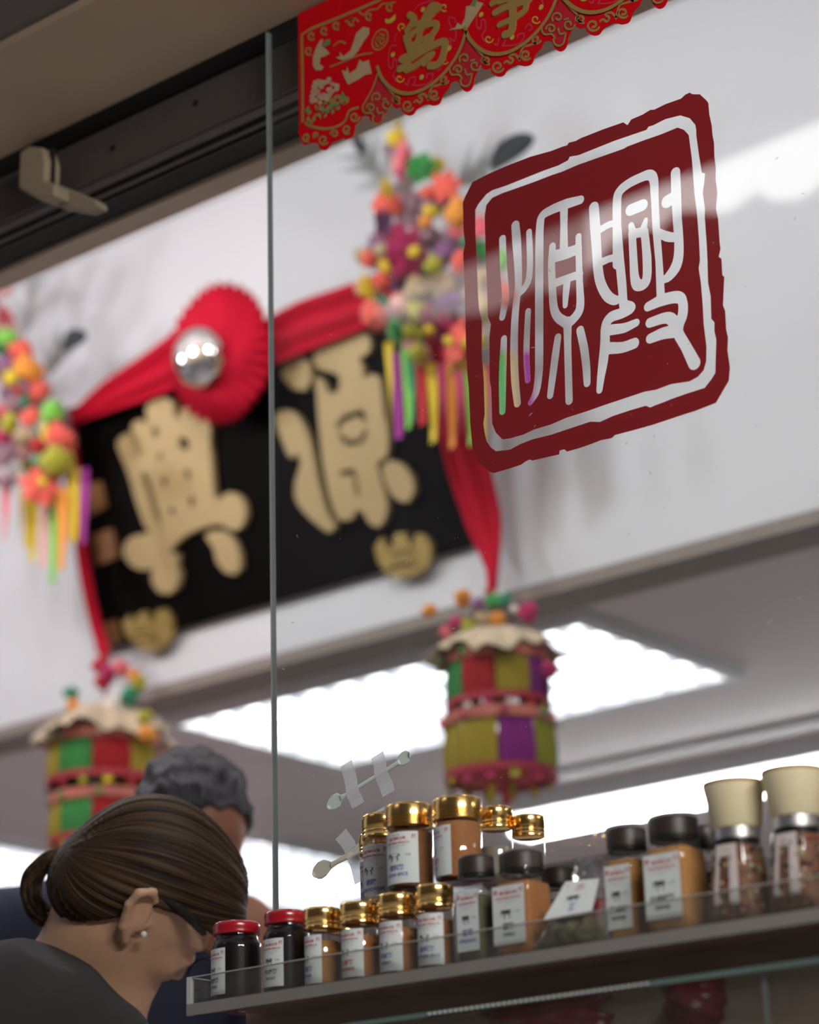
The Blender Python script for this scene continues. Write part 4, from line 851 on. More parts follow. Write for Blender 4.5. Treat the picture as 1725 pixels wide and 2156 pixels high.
gold_jar('gold capped jar of brown powder second from the green herb jar', 797, 876, 1877, FY, TZ, 'orange', 4, '咖喱粉', 'CURRY', -.02)
gold_jar('gold capped jar of brown powder standing next to the green herb jar', 877, 957, 1858, FY, TZ, 'brown', 4, '香料粉', 'GROUND SPICE', .12)
# second row, standing behind
for l, r, top, c, nm in ((690, 762, 1911, 'amber', 'next the red lidded jars'), (772, 846, 1889, 'orange', 'behind the red lettered jar'), (850, 926, 1871, 'amber', 'near the green herb jar')):
    gold_jar('gold capped jar half hidden in the row behind, ' + nm, l, r, top, -.104, TZ, c, 4, '香料粉', 'SPICE', 0, lab=False)
# upper tier
ub = TZ + .0935
st = thing('riser', 'clear acrylic riser under the upper gold capped jars', 'riser', (-1.60, -.13, TZ))
MB().box(-.01, .33, 0, .11, ub - TZ - .0035, ub - TZ - .0005).build('riser_top', M_ACR, st)
for xx in (-.01, .327): MB().box(xx, xx + .003, .0, .11, 0, ub - TZ - .0035).build('riser_leg', M_ACR, st)
gold_jar('gold capped jar at the open end of the upper tier, mostly hidden', 757, 838, 1748, -.028, ub, 'brown', 4, '沙薑粉', 'GINGER', -.2)
gold_jar('gold capped jar in the upper tier next to the lower taped spoon', 763, 852, 1708, -.066, ub, 'orange', 4, '胡椒', 'LOON POWDER', 0.0)
gold_jar('wide gold capped jar in the upper tier with blue lettering', 812, 914, 1686, -.112, ub, 'brown', 4, '香料粉', 'LOON SPICE', .06, .84)
gold_jar('tallest standing wide gold capped jar in the upper tier, label turned aside', 912, 1016, 1672, -.112, ub, 'orange', 0, '五香粉', 'SPICE', -.62, .88)
gold_jar('gold capped jar of grey powder at the upper tier behind the brown lidded jars', 1010, 1081, 1694, -.060, ub, 'grey', 4, '白胡椒', 'PEPPER', 2.6, .6, lab=False)
gold_jar('gold capped jar nearly empty at the inner end of the upper tier', 1078, 1149, 1711, -.040, ub - .012, 'tan', 4, '白胡椒', 'PEPPER', 2.6, .35, lab=False)
MB().box(.33, .46, .055, .11, ub - TZ - .0155, ub - TZ - .0125).build('riser_step', M_ACR, st)
# square jars
square_jar('brown lidded square jar of green herb next to the gold capped jars', 966, 1044, 960, 1045, 1797, -.150, TZ, 'green', 4, '香草', 'OREGANO', .84)
square_jar('brown lidded square jar of orange powder beside the green herb jar', 1052, 1148, 1042, 1163, 1787, -.148, TZ, 'orange', 1, '薑粉', 'CHILLI', .95)
square_jar('brown lidded jar of green herb standing behind the plastic packet', 1142, 1212, 1136, 1222, 1823, -.085, TZ, 'green', 1, '香草', 'HERB', .9, lab=False)
square_jar('brown lidded square jar of brown powder leaning on the plastic packet', 1278, 1364, 1272, 1366, 1738, -.140, TZ, 'amber', 1, '黑胡椒', 'PEPPER', .97)
square_jar('brown lidded square jar of brown powder next to the pepper mills', 1368, 1474, 1358, 1488, 1713, -.150, TZ, 'amber', 1, '白胡椒粉', 'PEPPER', .98)
square_jar('brown lidded jar standing behind the pepper mills', 1452, 1520, 1448, 1524, 1735, -.080, TZ, 'dark', 1, '胡椒', 'PEPPER', .8, lab=False)
# pepper mills
def mill(label, l, r, top, Y):
    x, R, H = span(l, r, top, Y, TZ); j = thing('pepper_mill', label, 'pepper mill', (x, Y, TZ), 'cream topped pepper mills')
    b = MB(); b.lathe([(R * .76, H * .665), (R * .78, H * .67), (R * .93, H * .9), (R * .985, H - .006), (R * .985, H - .0045)], 44); autosmooth(b.build('grinder_top', mat('cream_plastic', (.78, .68, .43), .45, var=.03), j), 50)
    b = MB(); b.lathe([(R * .985, H - .0045), (R, H - .003), (R * .98, H - .0005), (R * .9, H)], 44); autosmooth(b.build('top_rim', mat('tan_rim', (.40, .20, .07), .5), j), 60)
    b = MB(); b.lathe([(R * .70, H * .585), (R * .74, H * .59), (R * .74, H * .66), (R * .74, H * .664)], 44); autosmooth(b.build('steel_collar', mat('steel_collar', (.72, .70, .68), .38, metal=1.0, var=.03), j), 50)
    b = MB(); b.lathe([(R * .70, H * .565), (R * .72, H * .567), (R * .72, H * .584)], 40); b.build('black_ring', mat('black_gasket', (.01, .01, .01), .4), j)
    b = MB(); b.lathe([(R * .70, .0005), (R * .88, .003), (R * .90, .008), (R * .88, H * .2), (R * .76, H * .42), (R * .70, H * .56)], 6 * 8, 3.2); autosmooth(b.build('glass_body', M_JG, j))
    b = MB(); b.lathe([(R * .66, .003), (R * .84, .005), (R * .86, .01), (R * .84, H * .2), (R * .72, H * .40), (R * .66, H * .54)], 48, 3.2); autosmooth(b.build('peppercorns', POW['mix'], j))
    r_ = random.Random(int(l)); pc = bmesh.new(); bmesh.ops.create_icosphere(pc, subdivisions=1, radius=.0026); pm_ = bpy.data.meshes.new('peppercorn'); pc.to_mesh(pm_); pc.free(); pm_.materials.append(None)
    cols = [(.30, .02, .015), (.02, .015, .012), (.42, .30, .14), (.16, .18, .06), (.5, .42, .3)]
    for i in range(70):
        z = r_.uniform(.008, H * .52); a = r_.uniform(-2.7, .5); rr = np.interp(z, [0, H * .2, H * .42, H * .56], [R * .87, R * .86, R * .74, R * .68])
        q = 1 / (abs(math.cos(a)) ** 3.2 + abs(math.sin(a)) ** 3.2) ** (1 / 3.2); o = link('peppercorn', pm_, None, j); o.material_slots[0].link = 'OBJECT'; k = r_.randrange(5)
        o.material_slots[0].material = mat('corn_%s' % 'abcde'[k], cols[k], .6); o.location = (rr * .975 * q * math.cos(a), rr * .975 * q * math.sin(a), z)
    def fn(s, z, d):
        zz = H * .12 + z; rr = np.interp(zz, [0, H * .2, H * .42, H * .56], [R * .905, R * .885, R * .765, R * .705]) + .0006 + d; q = -math.pi / 2 + s / R; k = 1 / (abs(math.cos(q)) ** 3.2 + abs(math.sin(q)) ** 3.2) ** (1 / 3.2)
        return (rr * k * math.cos(q), rr * k * math.sin(q), zz)
    wt = R * .95; v = []; f = []                                    # label with a long window cut out of it
    def patch_(s0, s1, z0, z1):
        n = len(v); v.extend([fn(s0, z0, 0), fn((s0 + s1) / 2, z0, 0), fn(s1, z0, 0), fn(s1, z1, 0), fn((s0 + s1) / 2, z1, 0), fn(s0, z1, 0)]); f.extend([(n, n + 1, n + 4, n + 5), (n + 1, n + 2, n + 3, n + 4)])
    patch_(-wt / 2, wt / 2, H * .34, H * .425)
    for i in range(6): z0 = H * .34 * i / 6; z1 = H * .34 * (i + 1) / 6; patch_(-wt / 2, -wt * .30, z0, z1); patch_(wt * .14, wt / 2, z0, z1)
    lb = link('label', mesh('label', v, f), mat('pale_pink_label', (.62, .55, .52), .5, var=.1, scale=80), j)
    return j
mill('cream topped pepper mill beside the brown lidded square jars', 1481, 1614, 1634, -.150)
mill('cream topped pepper mill standing past the first one from the square jars', 1604, 1740, 1607, -.150)
# clear plastic packet of herbs leaning between the square jars
pk = thing('herb_packet', 'crinkled clear plastic packet of dried herbs with white label between the square jars', 'packet', PY(1220, 2000, -.165)); pk.location.z = TZ
o0 = np.array(pk.location)
def PK(px, py, y): return PY(px, py, y) - o0
cor = [(1118, 2008, -.178), (1282, 1985, -.172), (1285, 1812, -.135), (1222, 1808, -.140)]
def bil(u, v):
    a, b_, c, d = [np.array(PK(*q)) for q in cor]; return (a * (1 - u) + b_ * u) * (1 - v) + (d * (1 - u) + c * u) * v
def packet(name, u0, u1, v0, v1, th, m, seed, amp=.004, N=22):
    r_ = np.random.default_rng(seed); ph = r_.uniform(0, 6, 6); v = []; f = []
    for side in (1, -1):
        for i in range(N):
            for k in range(N):
                u = u0 + (u1 - u0) * i / (N - 1); w_ = v0 + (v1 - v0) * k / (N - 1); e = math.sin(math.pi * i / (N - 1)) ** .5 * math.sin(math.pi * k / (N - 1)) ** .5 if 0 < i < N - 1 and 0 < k < N - 1 else 0
                n_ = side * (th * (1 - .6 * w_) * e + amp * e * math.sin(17 * u + 9 * w_ + ph[0]) * math.sin(13 * w_ - 8 * u + ph[1]) + amp * .5 * e * math.sin(31 * u + ph[2]) * math.sin(27 * w_ + ph[3]))
                v.append(bil(u, w_) + np.array([0.15, -1, 0.25]) * n_ * .9)
        o_ = 0 if side == 1 else N * N
        for i in range(N - 1):
            for k in range(N - 1):
                q = (o_ + i * N + k, o_ + (i + 1) * N + k, o_ + (i + 1) * N + k + 1, o_ + i * N + k + 1); f.append(q if side == 1 else q[::-1])
    return link(name, mesh(name, v, f), m, pk, True)
packet('plastic_film', 0, 1, 0, 1, .013, glass_mat('crinkled_film', (.93, .93, .93), 2.1, rough=.12), 3)
packet('dried_herbs', .06, .94, .03, .36, .010, POW['green'], 4, .003)
packet('red_chilli', .66, .92, .25, .55, .006, mat('dried_chilli', (.22, .02, .02), .5, var=.4, scale=60), 5, .002, 12)
def fnp(s, z, d): p = bil(.42 + s + (.0 if z < 0 else 0), .30 + z); return p + np.array([.12, -1, .2]) * (.0135 + d)
v = [fnp(-.34, 0, 0), fnp(.42, .04, 0), fnp(.50, .42, 0), fnp(-.26, .40, 0)]
lb = link('label', mesh('label', v, [(0, 1, 2, 3)]), M_LAB, pk)
b = MB()
for m, vv, ff in label_print(.72, .38, 4, '香葉', 'HERBS'):
    b.cur = m; b.add([fnp(.06 + s + z * .2, .015 + z + s * .05, .0006) for s, z in vv], [tuple(q) for q in ff])
b.build('print', [M_PR, M_PK, M_PK, M_PG, M_PB], lb)

# ================================================================== plastic spoons taped to the glass
GY = -.0052
def G(p): q = PY(640 + p[0] / 6.954, 1570 + p[1] / 6.954, GY); return (q[0], q[2])
def spoon(label, pts, rad, m, tip=None):
    b = MB(); c = G(pts[len(pts) // 2]); o0 = np.array([c[0], GY, c[1]])
    P = spline(pts, 5); Rr = np.interp(np.linspace(0, len(pts) - 1, len(P)), range(len(pts)), rad); k = 2.72 / FPX / 6.954 / .85
    v = []; f = []; n = 10
    for i, p in enumerate(P):
        q = np.array(G(p)); t = np.array(G(P[min(i + 1, len(P) - 1)])) - np.array(G(P[max(i - 1, 0)])); t /= np.hypot(*t); nn = np.array([-t[1], t[0]])
        for j in range(n):
            a = 2 * math.pi * j / n; w_ = Rr[i] * k * math.cos(a); th = (.0016 if Rr[i] < 40 else .0012) * math.sin(a) + .0018
            dish = -.0016 * max(0, 1 - (w_ / (Rr[i] * k + 1e-9)) ** 2) if Rr[i] > 50 and math.sin(a) > 0 else 0
            v.append((q[0] + nn[0] * w_ - o0[0], -th - dish, q[1] + nn[1] * w_ - o0[2]))
    for i in range(len(P) - 1):
        for j in range(n): f.append((i * n + j, i * n + (j + 1) % n, (i + 1) * n + (j + 1) % n, (i + 1) * n + j))
    f += [tuple(range(n)), tuple(range((len(P) - 1) * n, len(P) * n))[::-1]]
    o = link('plastic_spoon', mesh('plastic_spoon', v, f), m, None, True); o.location = [float(x) for x in o0]; return tag(o, label, 'spoon', 'plastic spoons taped to the glass')
spoon('thin pale green plastic spoon stirrer taped to the glass with two strips', [(372,918),(400,880),(455,835),(520,795),(570,765),(640,720),(850,590),(1100,440),(1300,315),(1390,255),(1430,225),(1480,190),(1530,160),(1565,140)], [30,75,98,90,40,28,28,30,30,32,70,85,78,40],
      mat('pale_green_plastic', (.70, .82, .74), .35, var=.03))
spoon('cream plastic spoon taped to the glass beside the upper gold capped jars', [(155,1905),(190,1870),(250,1830),(320,1790),(380,1765),(425,1748),(500,1705),(620,1635),(760,1550),(830,1500),(950,1430)], [30,80,110,105,70,40,33,42,56,62,60], mat('cream_spoon_plastic', (.74, .72, .58), .4, var=.03))
TAPE = bpy.data.materials.new('matte_tape'); TAPE.use_nodes = True; nt = TAPE.node_tree; pb = nt.nodes['Principled BSDF']; pb.inputs['Base Color'].default_value = (.82, .82, .85, 1); pb.inputs['Roughness'].default_value = .6; pb.inputs['Alpha'].default_value = .72
def tape(label, q, bow=.0038):
    v = []; f = []; o0 = np.array([G(q[0])[0], GY, G(q[0])[1]]); n = 8
    for i in range(n + 1):
        t = i / n
        for s in (0, 1):
            a = np.array(G(q[0 if s == 0 else 1])); b_ = np.array(G(q[3 if s == 0 else 2])); p = a * (1 - t) + b_ * t
            v.append((p[0] - o0[0], -.0004 - bow * math.exp(-((t - q[4]) / .16) ** 2), p[1] - o0[2]))
    for i in range(n): f.append((2 * i, 2 * i + 1, 2 * i + 3, 2 * i + 2))
    o = link('tape_strip', mesh('tape_strip', v, f), TAPE); o.location = [float(x) for x in o0]; tag(o, label, 'tape', 'tape strips on the glass')
tape('translucent tape strip holding the thin spoon near its round bowl', [(540,310),(705,205),(885,825),(710,925), .68])
tape('translucent tape strip holding the thin spoon near its square end', [(990,190),(1165,80),(1335,650),(1155,755), .50])
tape('translucent tape strip across the cream spoon handle', [(465,1370),(620,1215),(800,1460),(640,1590), .98])
tape('folded tape strip hanging below the cream spoon handle', [(660,1650),(800,1560),(900,1960),(750,2035), .05])
tape('short tape strip showing above the gold caps', [(1060,960),(1180,890),(1230,1010),(1110,1090), .5])
# ================================================================== people (bodies grown as one smooth surface)
def surface_nets(D, ax):
    S = D < 0; nx, ny, nz = D.shape; c = S[:-1, :-1, :-1].astype(np.int8)
    tot = np.zeros((nx - 1, ny - 1, nz - 1), np.int8)
    for i in (0, 1):
        for j in (0, 1):
            for k in (0, 1): tot += S[i:nx - 1 + i, j:ny - 1 + j, k:nz - 1 + k]
    act = (tot > 0) & (tot < 8); ci = np.argwhere(act); idx = -np.ones(act.shape, np.int64); idx[act] = np.arange(len(ci))
    acc = np.zeros((len(ci), 3)); cnt = np.zeros(len(ci)); I, J, K = ci.T
    co = [(0, 0, 0), (1, 0, 0), (0, 1, 0), (1, 1, 0), (0, 0, 1), (1, 0, 1), (0, 1, 1), (1, 1, 1)]
    for a in range(8):
        for b in range(a + 1, 8):
            if sum(abs(p - q) for p, q in zip(co[a], co[b])) != 1: continue
            A, B = co[a], co[b]; da = D[I + A[0], J + A[1], K + A[2]]; db = D[I + B[0], J + B[1], K + B[2]]; m = (da < 0) != (db < 0)
            t = np.where(m, da / np.where(m, da - db, 1), 0)
            P = np.stack([ax[d][ci[:, d] + A[d]] + t * (ax[d][ci[:, d] + B[d]] - ax[d][ci[:, d] + A[d]]) for d in range(3)], 1)
            acc[m] += P[m]; cnt[m] += 1
    V = acc / cnt[:, None]; F = []
    for d in range(3):
        e, g = (d + 1) % 3, (d + 2) % 3
        sl0 = [slice(None)] * 3; sl1 = [slice(None)] * 3; sl0[d] = slice(0, -1); sl1[d] = slice(1, None)
        ch = S[tuple(sl0)] != S[tuple(sl1)]; q = np.argwhere(ch)
        q = q[(q[:, e] > 0) & (q[:, g] > 0) & (q[:, e] < D.shape[e] - 1) & (q[:, g] < D.shape[g] - 1)]
        if not len(q): continue
        flip = S[tuple(q.T)]
        def at(de, dg):
            w_ = q.copy(); w_[:, e] -= de; w_[:, g] -= dg; return idx[tuple(w_.T)]
        a, b, c_, h = at(1, 1), at(0, 1), at(0, 0), at(1, 0)
        Q = np.where(flip[:, None], np.stack([a, b, c_, h], 1), np.stack([h, c_, b, a], 1)); F.append(Q[(Q >= 0).all(1)])
    return V, np.vstack(F)
def np_mesh(name, V, F):
    me = bpy.data.meshes.new(name); me.vertices.add(len(V)); me.vertices.foreach_set('co', V.astype(np.float32).ravel())
    me.loops.add(F.size); me.loops.foreach_set('vertex_index', F.astype(np.int32).ravel())
    me.polygons.add(len(F)); me.polygons.foreach_set('loop_start', np.arange(0, F.size, 4, dtype=np.int32)); me.polygons.foreach_set('loop_total', np.full(len(F), 4, np.int32))
    me.update(); me.validate(); me.polygons.foreach_set('use_smooth', np.ones(len(F), bool)); return me
class Blob:
    def __init__(s, ax):
        s.ax = ax; s.G = np.meshgrid(*ax, indexing='ij', sparse=True); s.D = np.full([len(a) for a in ax], 9.0, np.float32)
    def win(s, lo, hi): return tuple(slice(max(0, np.searchsorted(a, l) - 1), np.searchsorted(a, h) + 1) for a, l, h in zip(s.ax, lo, hi))
    def pts(s, W): return [s.G[0][W[0]], s.G[1][:, W[1]], s.G[2][:, :, W[2]]]
    def mix(s, d, W, k, op):
        o = s.D[W]
        if op == 'sub': d = -d; h = np.clip(.5 - .5 * (d - o) / k, 0, 1); s.D[W] = d * (1 - h) + o * h + k * h * (1 - h) if False else np.maximum(o, d) + k * np.maximum(0, 1 - np.abs(o - d) / k) ** 2 / 4
        else: s.D[W] = np.minimum(o, d) - k * np.maximum(0, 1 - np.abs(o - d) / k) ** 2 / 4
    def ell(s, c, A, r, k=.012, op='add'):
        c = np.array(c); R = max(r) + k * 2 + .01; W = s.win(c - R, c + R); X, Y, Z = s.pts(W); X = X - c[0]; Y = Y - c[1]; Z = Z - c[2]
        q = [(X * a[0] + Y * a[1] + Z * a[2]) for a in A]; k0 = np.sqrt(sum((u / w_) ** 2 for u, w_ in zip(q, r))); k1 = np.sqrt(sum((u / w_ ** 2) ** 2 for u, w_ in zip(q, r)))
        s.mix(k0 * (k0 - 1) / np.maximum(k1, 1e-6), W, k, op)
    def cap(s, a, b, ra, rb, k=.012, op='add'):
        a = np.array(a); b = np.array(b); R = max(ra, rb) + 2 * k + .01; W = s.win(np.minimum(a, b) - R, np.maximum(a, b) + R); X, Y, Z = s.pts(W); d = b - a; L = d @ d + 1e-12
        t = np.clip(((X - a[0]) * d[0] + (Y - a[1]) * d[1] + (Z - a[2]) * d[2]) / L, 0, 1)
        s.mix(np.sqrt((X - a[0] - t * d[0]) ** 2 + (Y - a[1] - t * d[1]) ** 2 + (Z - a[2] - t * d[2]) ** 2) - (ra + (rb - ra) * t), W, k, op)
    def chain(s, P, R, k=.012, op='add'):
        for i in range(len(P) - 1): s.cap(P[i], P[i + 1], R[i], R[i + 1], k, op)
    def mesh(s, name, org):
        V, F = surface_nets(s.D, s.ax); return np_mesh(name, V - np.array(org), F)
def axes(lo, hi, fine, step, coarse):
    out = []
    for d in range(3):
        a = lo[d]; L = [a]
        while L[-1] < hi[d]:
            f_ = any(q[0][d] - .02 < L[-1] < q[1][d] + .02 for q in fine); L.append(L[-1] + (step if f_ else coarse))
        out.append(np.array(L))
    return out
def unit(v): v = np.array(v, float); return v / np.linalg.norm(v)
def head(B, H, A, scale, side):
    """skull, face, ears round centre H; A = forward, up, lateral axes"""
    f, u, l = A
    def P(a, b, c): return H + (f * a + u * b + l * c) * scale
    def E(c, r, k=.012, op='add'): B.ell(P(*c), A, [x * scale for x in r], k, op)
    E((-.004, .004, 0), (.093, .086, .074)); E((.030, -.035, 0), (.066, .082, .064), .02); E((.048, -.080, 0), (.045, .040, .047), .02); E((.020, -.062, 0), (.050, .045, .060), .02)
    B.cap(P(.078, -.108, 0), P(.081, -.104, 0), .014 * scale, .014 * scale, .018)
    E((.080, -.004, 0), (.020, .012, .048), .014)
    for q in (-1, 1):
        E((.098, -.024, q * .031), (.014, .012, .016), .010, 'sub'); E((.088, -.025, q * .031), (.012, .011, .014), .004)
        E((.070, -.045, q * .040), (.022, .018, .018), .018)
    B.cap(P(.094, -.014, 0), P(.115, -.052, 0), .006 * scale, .0095 * scale, .012); B.cap(P(.104, -.058, -.010), P(.104, -.058, .010), .0075 * scale, .0075 * scale, .007)
    for q in (-1, 1): E((.109, -.064, q * .006), (.006, .004, .003), .003, 'sub')
    E((.096, -.077, 0), (.011, .0055, .021), .006); E((.094, -.087, 0), (.011, .006, .018), .006); E((.108, -.082, 0), (.008, .0016, .020), .003, 'sub'); E((.090, -.096, 0), (.010, .004, .018), .006, 'sub')
    for q in (-1, 1):
        rim = [(.004, -.056, .066), (-.014, -.046, .074), (-.034, -.024, .080), (-.040, -.006, .083), (-.030, .006, .081), (-.014, .000, .074)]
        B.chain([P(a, b, q * (c + .006)) for a, b, c in rim], [.0068 * scale, .0056 * scale, .005 * scale, .005 * scale, .005 * scale, .004 * scale], .004)
        B.ell(P(-.016, -.024, q * .077), [unit(f * .8 + u * .6), unit(u * .8 - f * .6), l], [.016 * scale, .029 * scale, .006 * scale], .005); E((.004, -.054, q * .066), (.008, .008, .006), .006); B.ell(P(-.014, -.022, q * .088), [unit(f * .8 + u * .6), unit(u * .8 - f * .6), l], [.009 * scale, .017 * scale, .007 * scale], .004, 'sub'); E((.006, -.030, q * .072), (.004, .007, .006), .004)
    return P
def person(name, label, H, A, scale, neck, shoulder_axis, shz, pelvis, fwd, sh_w, build, skin, cloth, trousers, fine_step, arms, nplane=None):
    f, u, l = A; org = np.array([pelvis[0], pelvis[1], 0.0]); t = thing(name, label, 'person', org)
    lo = np.minimum(np.minimum(H, neck), pelvis) - [.42, .42, 0]; hi = np.maximum(np.maximum(H, neck), pelvis) + [.42, .42, .2]; lo[2] = -.01; hi[2] = H[2] + .2
    fine = [(H - .17, H + .17)] + [(np.array(a[2]) - .1, np.array(a[2]) + .1) for a in arms]
    ax = axes(lo, hi, fine, fine_step, .014)
    sa = unit(shoulder_axis); fw_ = unit(fwd); upv = np.array([0, 0, 1.0]); spine = unit(neck - pelvis)
    TA = [unit(np.cross(sa, spine)), spine, sa]
    def torso(B, g):
        ch = pelvis + (neck - pelvis) * .68; ab = pelvis + (neck - pelvis) * .35
        B.ell(ch, TA, [.105 * build + g, .20 + g, sh_w * .80 + g], .05); B.ell(ab, TA, [.10 * build + g, .18 + g, sh_w * .70 + g], .05); B.ell(pelvis, TA, [.115 * build + g, .13 + g, sh_w * .80 + g], .05)
        for q in (-1, 1): B.cap(neck - spine * .035, neck - spine * .075 + sa * q * sh_w * .86 , .045 + g, .055 * build + g, .05)
        for q, el_, ha in arms:
            s0 = neck - spine * .085 + sa * q * sh_w * .95; B.cap(s0, s0 + (np.array(el_) - s0) * (.62 if build < 1.1 else 1.0), .050 * build + g, .040 * build + g, .03)
            if build < 1.1 and q == 1: B.chain([PD(-20, 2105, 2.84), PD(70, 2120, 2.81), PD(215, 2212, 2.84)], [.055 + g, .060 + g, .052 + g], .04)
            if build > 1.1: B.cap(el_, np.array(el_) + (np.array(ha) - np.array(el_)) * .86, .042 * build + g, .034 * build + g, .02)
    B = Blob(ax); torso(B, -.006); P = head(B, H, A, scale, 1)
    na = ((.002, -.03, 0), (.006, -.085, 0)) if build < 1.1 else ((-.028, -.03, 0), (-.022, -.075, 0))
    B.chain([P(*na[0]), P(*na[1]), neck, neck - spine * .05], [.052 * build ** .5, .054 * build ** .5, .062 * build, .075], .03)
    if build < 1.1: B.cap(P(.040, -.088, 0), PD(225, 2150, 2.96), .042, .050, .04)
    B.cap(P(.02, -.075, 0), neck + f * .035 + u * -.01, .036, .045, .03)
    for q, el_, ha in arms:
        el_ = np.array(el_); ha = np.array(ha); s0 = neck - spine * .085 + sa * q * sh_w * .95; B.cap(s0, el_, .046, .038, .02); d = unit(ha - el_); B.chain([el_, el_ + (ha - el_) * .35, ha], [.038, .038, .026], .02)
        B.ell(ha + d * .045, [d, unit(np.cross(d, sa)), unit(np.cross(d, np.cross(d, sa)))], [.048, .014, .038], .012); s2 = unit(np.cross(d, np.cross(d, sa)))
        for k in range(4):
            b0 = ha + d * .082 + s2 * (k - 1.5) * .019; L = (.062, .072, .068, .052)[k]; c0 = unit(np.cross(d, sa)) * -.012; B.chain([b0, b0 + d * L * .5 + c0 * .4, b0 + d * L + c0 * 1.6], [.009, .0085, .0075], .004)
        B.chain([ha + d * .02 + s2 * -.03, ha + d * .055 + s2 * -.052, ha + d * .088 + s2 * -.05], [.011, .010, .0085], .006)
    for q in (-1, 1):
        hip = pelvis + sa * q * .085 - upv * .04; kn = hip + np.array([0, 0, -.42]) + fw_ * .03; an = np.array([kn[0], kn[1], .07]) - fw_ * .03
        B.chain([hip, kn, an], [.080, .055, .04], .03); B.cap(an - upv * .03, an + fw_ * .16 - upv * .04, .038, .03, .02)
    body = link('body', B.mesh('body', org), skin, t)
    C = Blob(axes(lo, hi, [(np.minimum(neck, neck) - .2, neck + .2)], .006, .014)); torso(C, .012); C.cap(neck - spine * .03, neck + spine * .0 - f * .01, .078, .070, .03)
    X, Y, Z = C.G; n = unit(unit(H + (-.03 * f - .08 * u) * scale - neck) * .8 + spine * .35)
    if nplane is not None: n = unit(nplane[1])
    pc_ = neck + n * (.066 if build < 1.1 else .03) if nplane is None else np.array(nplane[0])
    pl = (X - pc_[0]) * n[0] + (Y - pc_[1]) * n[1] + (Z - pc_[2]) * n[2]; pl_ = (X - neck[0]) * n[0] + (Y - neck[1]) * n[1] + (Z - neck[2]) * n[2] - (.066 if build < 1.1 else .03); C.D = np.maximum(C.D, pl.astype(np.float32))
    link('shirt' if build < 1.1 else 'jacket', C.mesh('shirt', org), cloth, t)
    T = Blob(axes(lo, hi, [], .014, .014)); T.ell(pelvis - upv * .03, TA, [.122 * build, .13, sh_w * .84], .03)
    for q in (-1, 1):
        hip = pelvis + sa * q * .085 - upv * .04; kn = hip + np.array([0, 0, -.42]) + fw_ * .03; T.chain([hip, kn, np.array([kn[0], kn[1], .09]) - fw_ * .03], [.092, .068, .058], .03)
    Xp = T.G[2] - (pelvis[2] + .07); T.D = np.maximum(T.D, (Xp + 0 * T.D).astype(np.float32)); link('trousers', T.mesh('trousers', org), trousers, t)
    for q in (-1, 1):
        an = pelvis + sa * q * .085; an = np.array([an[0], an[1], 0]) ; b = MB(); c0 = an - org
        b.tube([c0 + [0, 0, .05] - fw_ * .05, c0 + [0, 0, .055], c0 + [0, 0, .045] + fw_ * .10, c0 + [0, 0, .035] + fw_ * .19], [.042, .048, .046, .03], 12); autosmooth(b.build('shoe', mat('dark_shoe', (.03, .028, .026), .5), t))
    for q in (-1, 1):
        e = MB(); c0 = P(.0885, -.025, q * .031) - org; NS = 14
        me = bmesh.new(); bmesh.ops.create_icosphere(me, subdivisions=3, radius=.0118 * scale); m2 = bpy.data.meshes.new('eye'); me.to_mesh(m2); me.free(); o = link('eye', m2, mat('eye_white', (.7, .68, .64), .2), t, True); o.location = [float(x) for x in c0]
        me = bmesh.new(); bmesh.ops.create_icosphere(me, subdivisions=2, radius=.006 * scale); m2 = bpy.data.meshes.new('iris'); me.to_mesh(m2); me.free(); oo = link('iris', m2, mat('eye_dark', (.02, .012, .008), .15), o, True); oo.location = [float(x) for x in f * .0074 * scale]
    return t, P, org
M_SKIN = mat('fair_skin', (.58, .34, .21), .5, var=.10, scale=25, sss=.06, bump=.04, bscale=300)
M_SKIN2 = mat('tanned_skin', (.36, .155, .09), .5, var=.12, scale=20, sss=.06)
# ------------------------------------------------------------------ woman looking down, seen from her right side
Hw = PD(326, 1850, 2.95); th = math.radians(22)
f2 = unit(CR * .59 - CU * .81); uW = unit(CR * .81 + CU * .59); fW = unit(f2 * math.cos(th) + CF * math.sin(th)); lW = np.cross(fW, uW)
if np.dot(lW, -CF) < 0: lW = -lW
rh = unit([CR[0], CR[1], 0]); dh = unit([CF[0], CF[1], 0])
neckW = PD(112, 2112, 2.97); pelW = neckW - rh * .36 + np.array([0, 0, -.43]); pelW[2] = .88
shW = -dh
elR = neckW + shW * .22 + rh * .02 + np.array([0, 0, -.34]); haR = elR + rh * .16 + np.array([0, 0, -.10])
elL = neckW - shW * .22 + rh * .04 + np.array([0, 0, -.34]); haL = elL + rh * .16 + np.array([0, 0, -.08])
M_SHIRT = mat('charcoal_tshirt', (.028, .026, .025), .9, var=.15, scale=60, bump=.2, bscale=30)
wo, PW, oW = person('person', 'woman with brown ponytail in charcoal t-shirt bending down beside the tray', Hw, (fW, uW, lW), 1.08, neckW, shW, 0, pelW, rh, .185, 1.0, M_SKIN, M_SHIRT,
                    mat('dark_jeans', (.02, .025, .045), .9), .0042, [(1, elR, haR), (-1, elL, haL)], (PD(150, 2006, 2.86), CR * .40 + CU * .92))
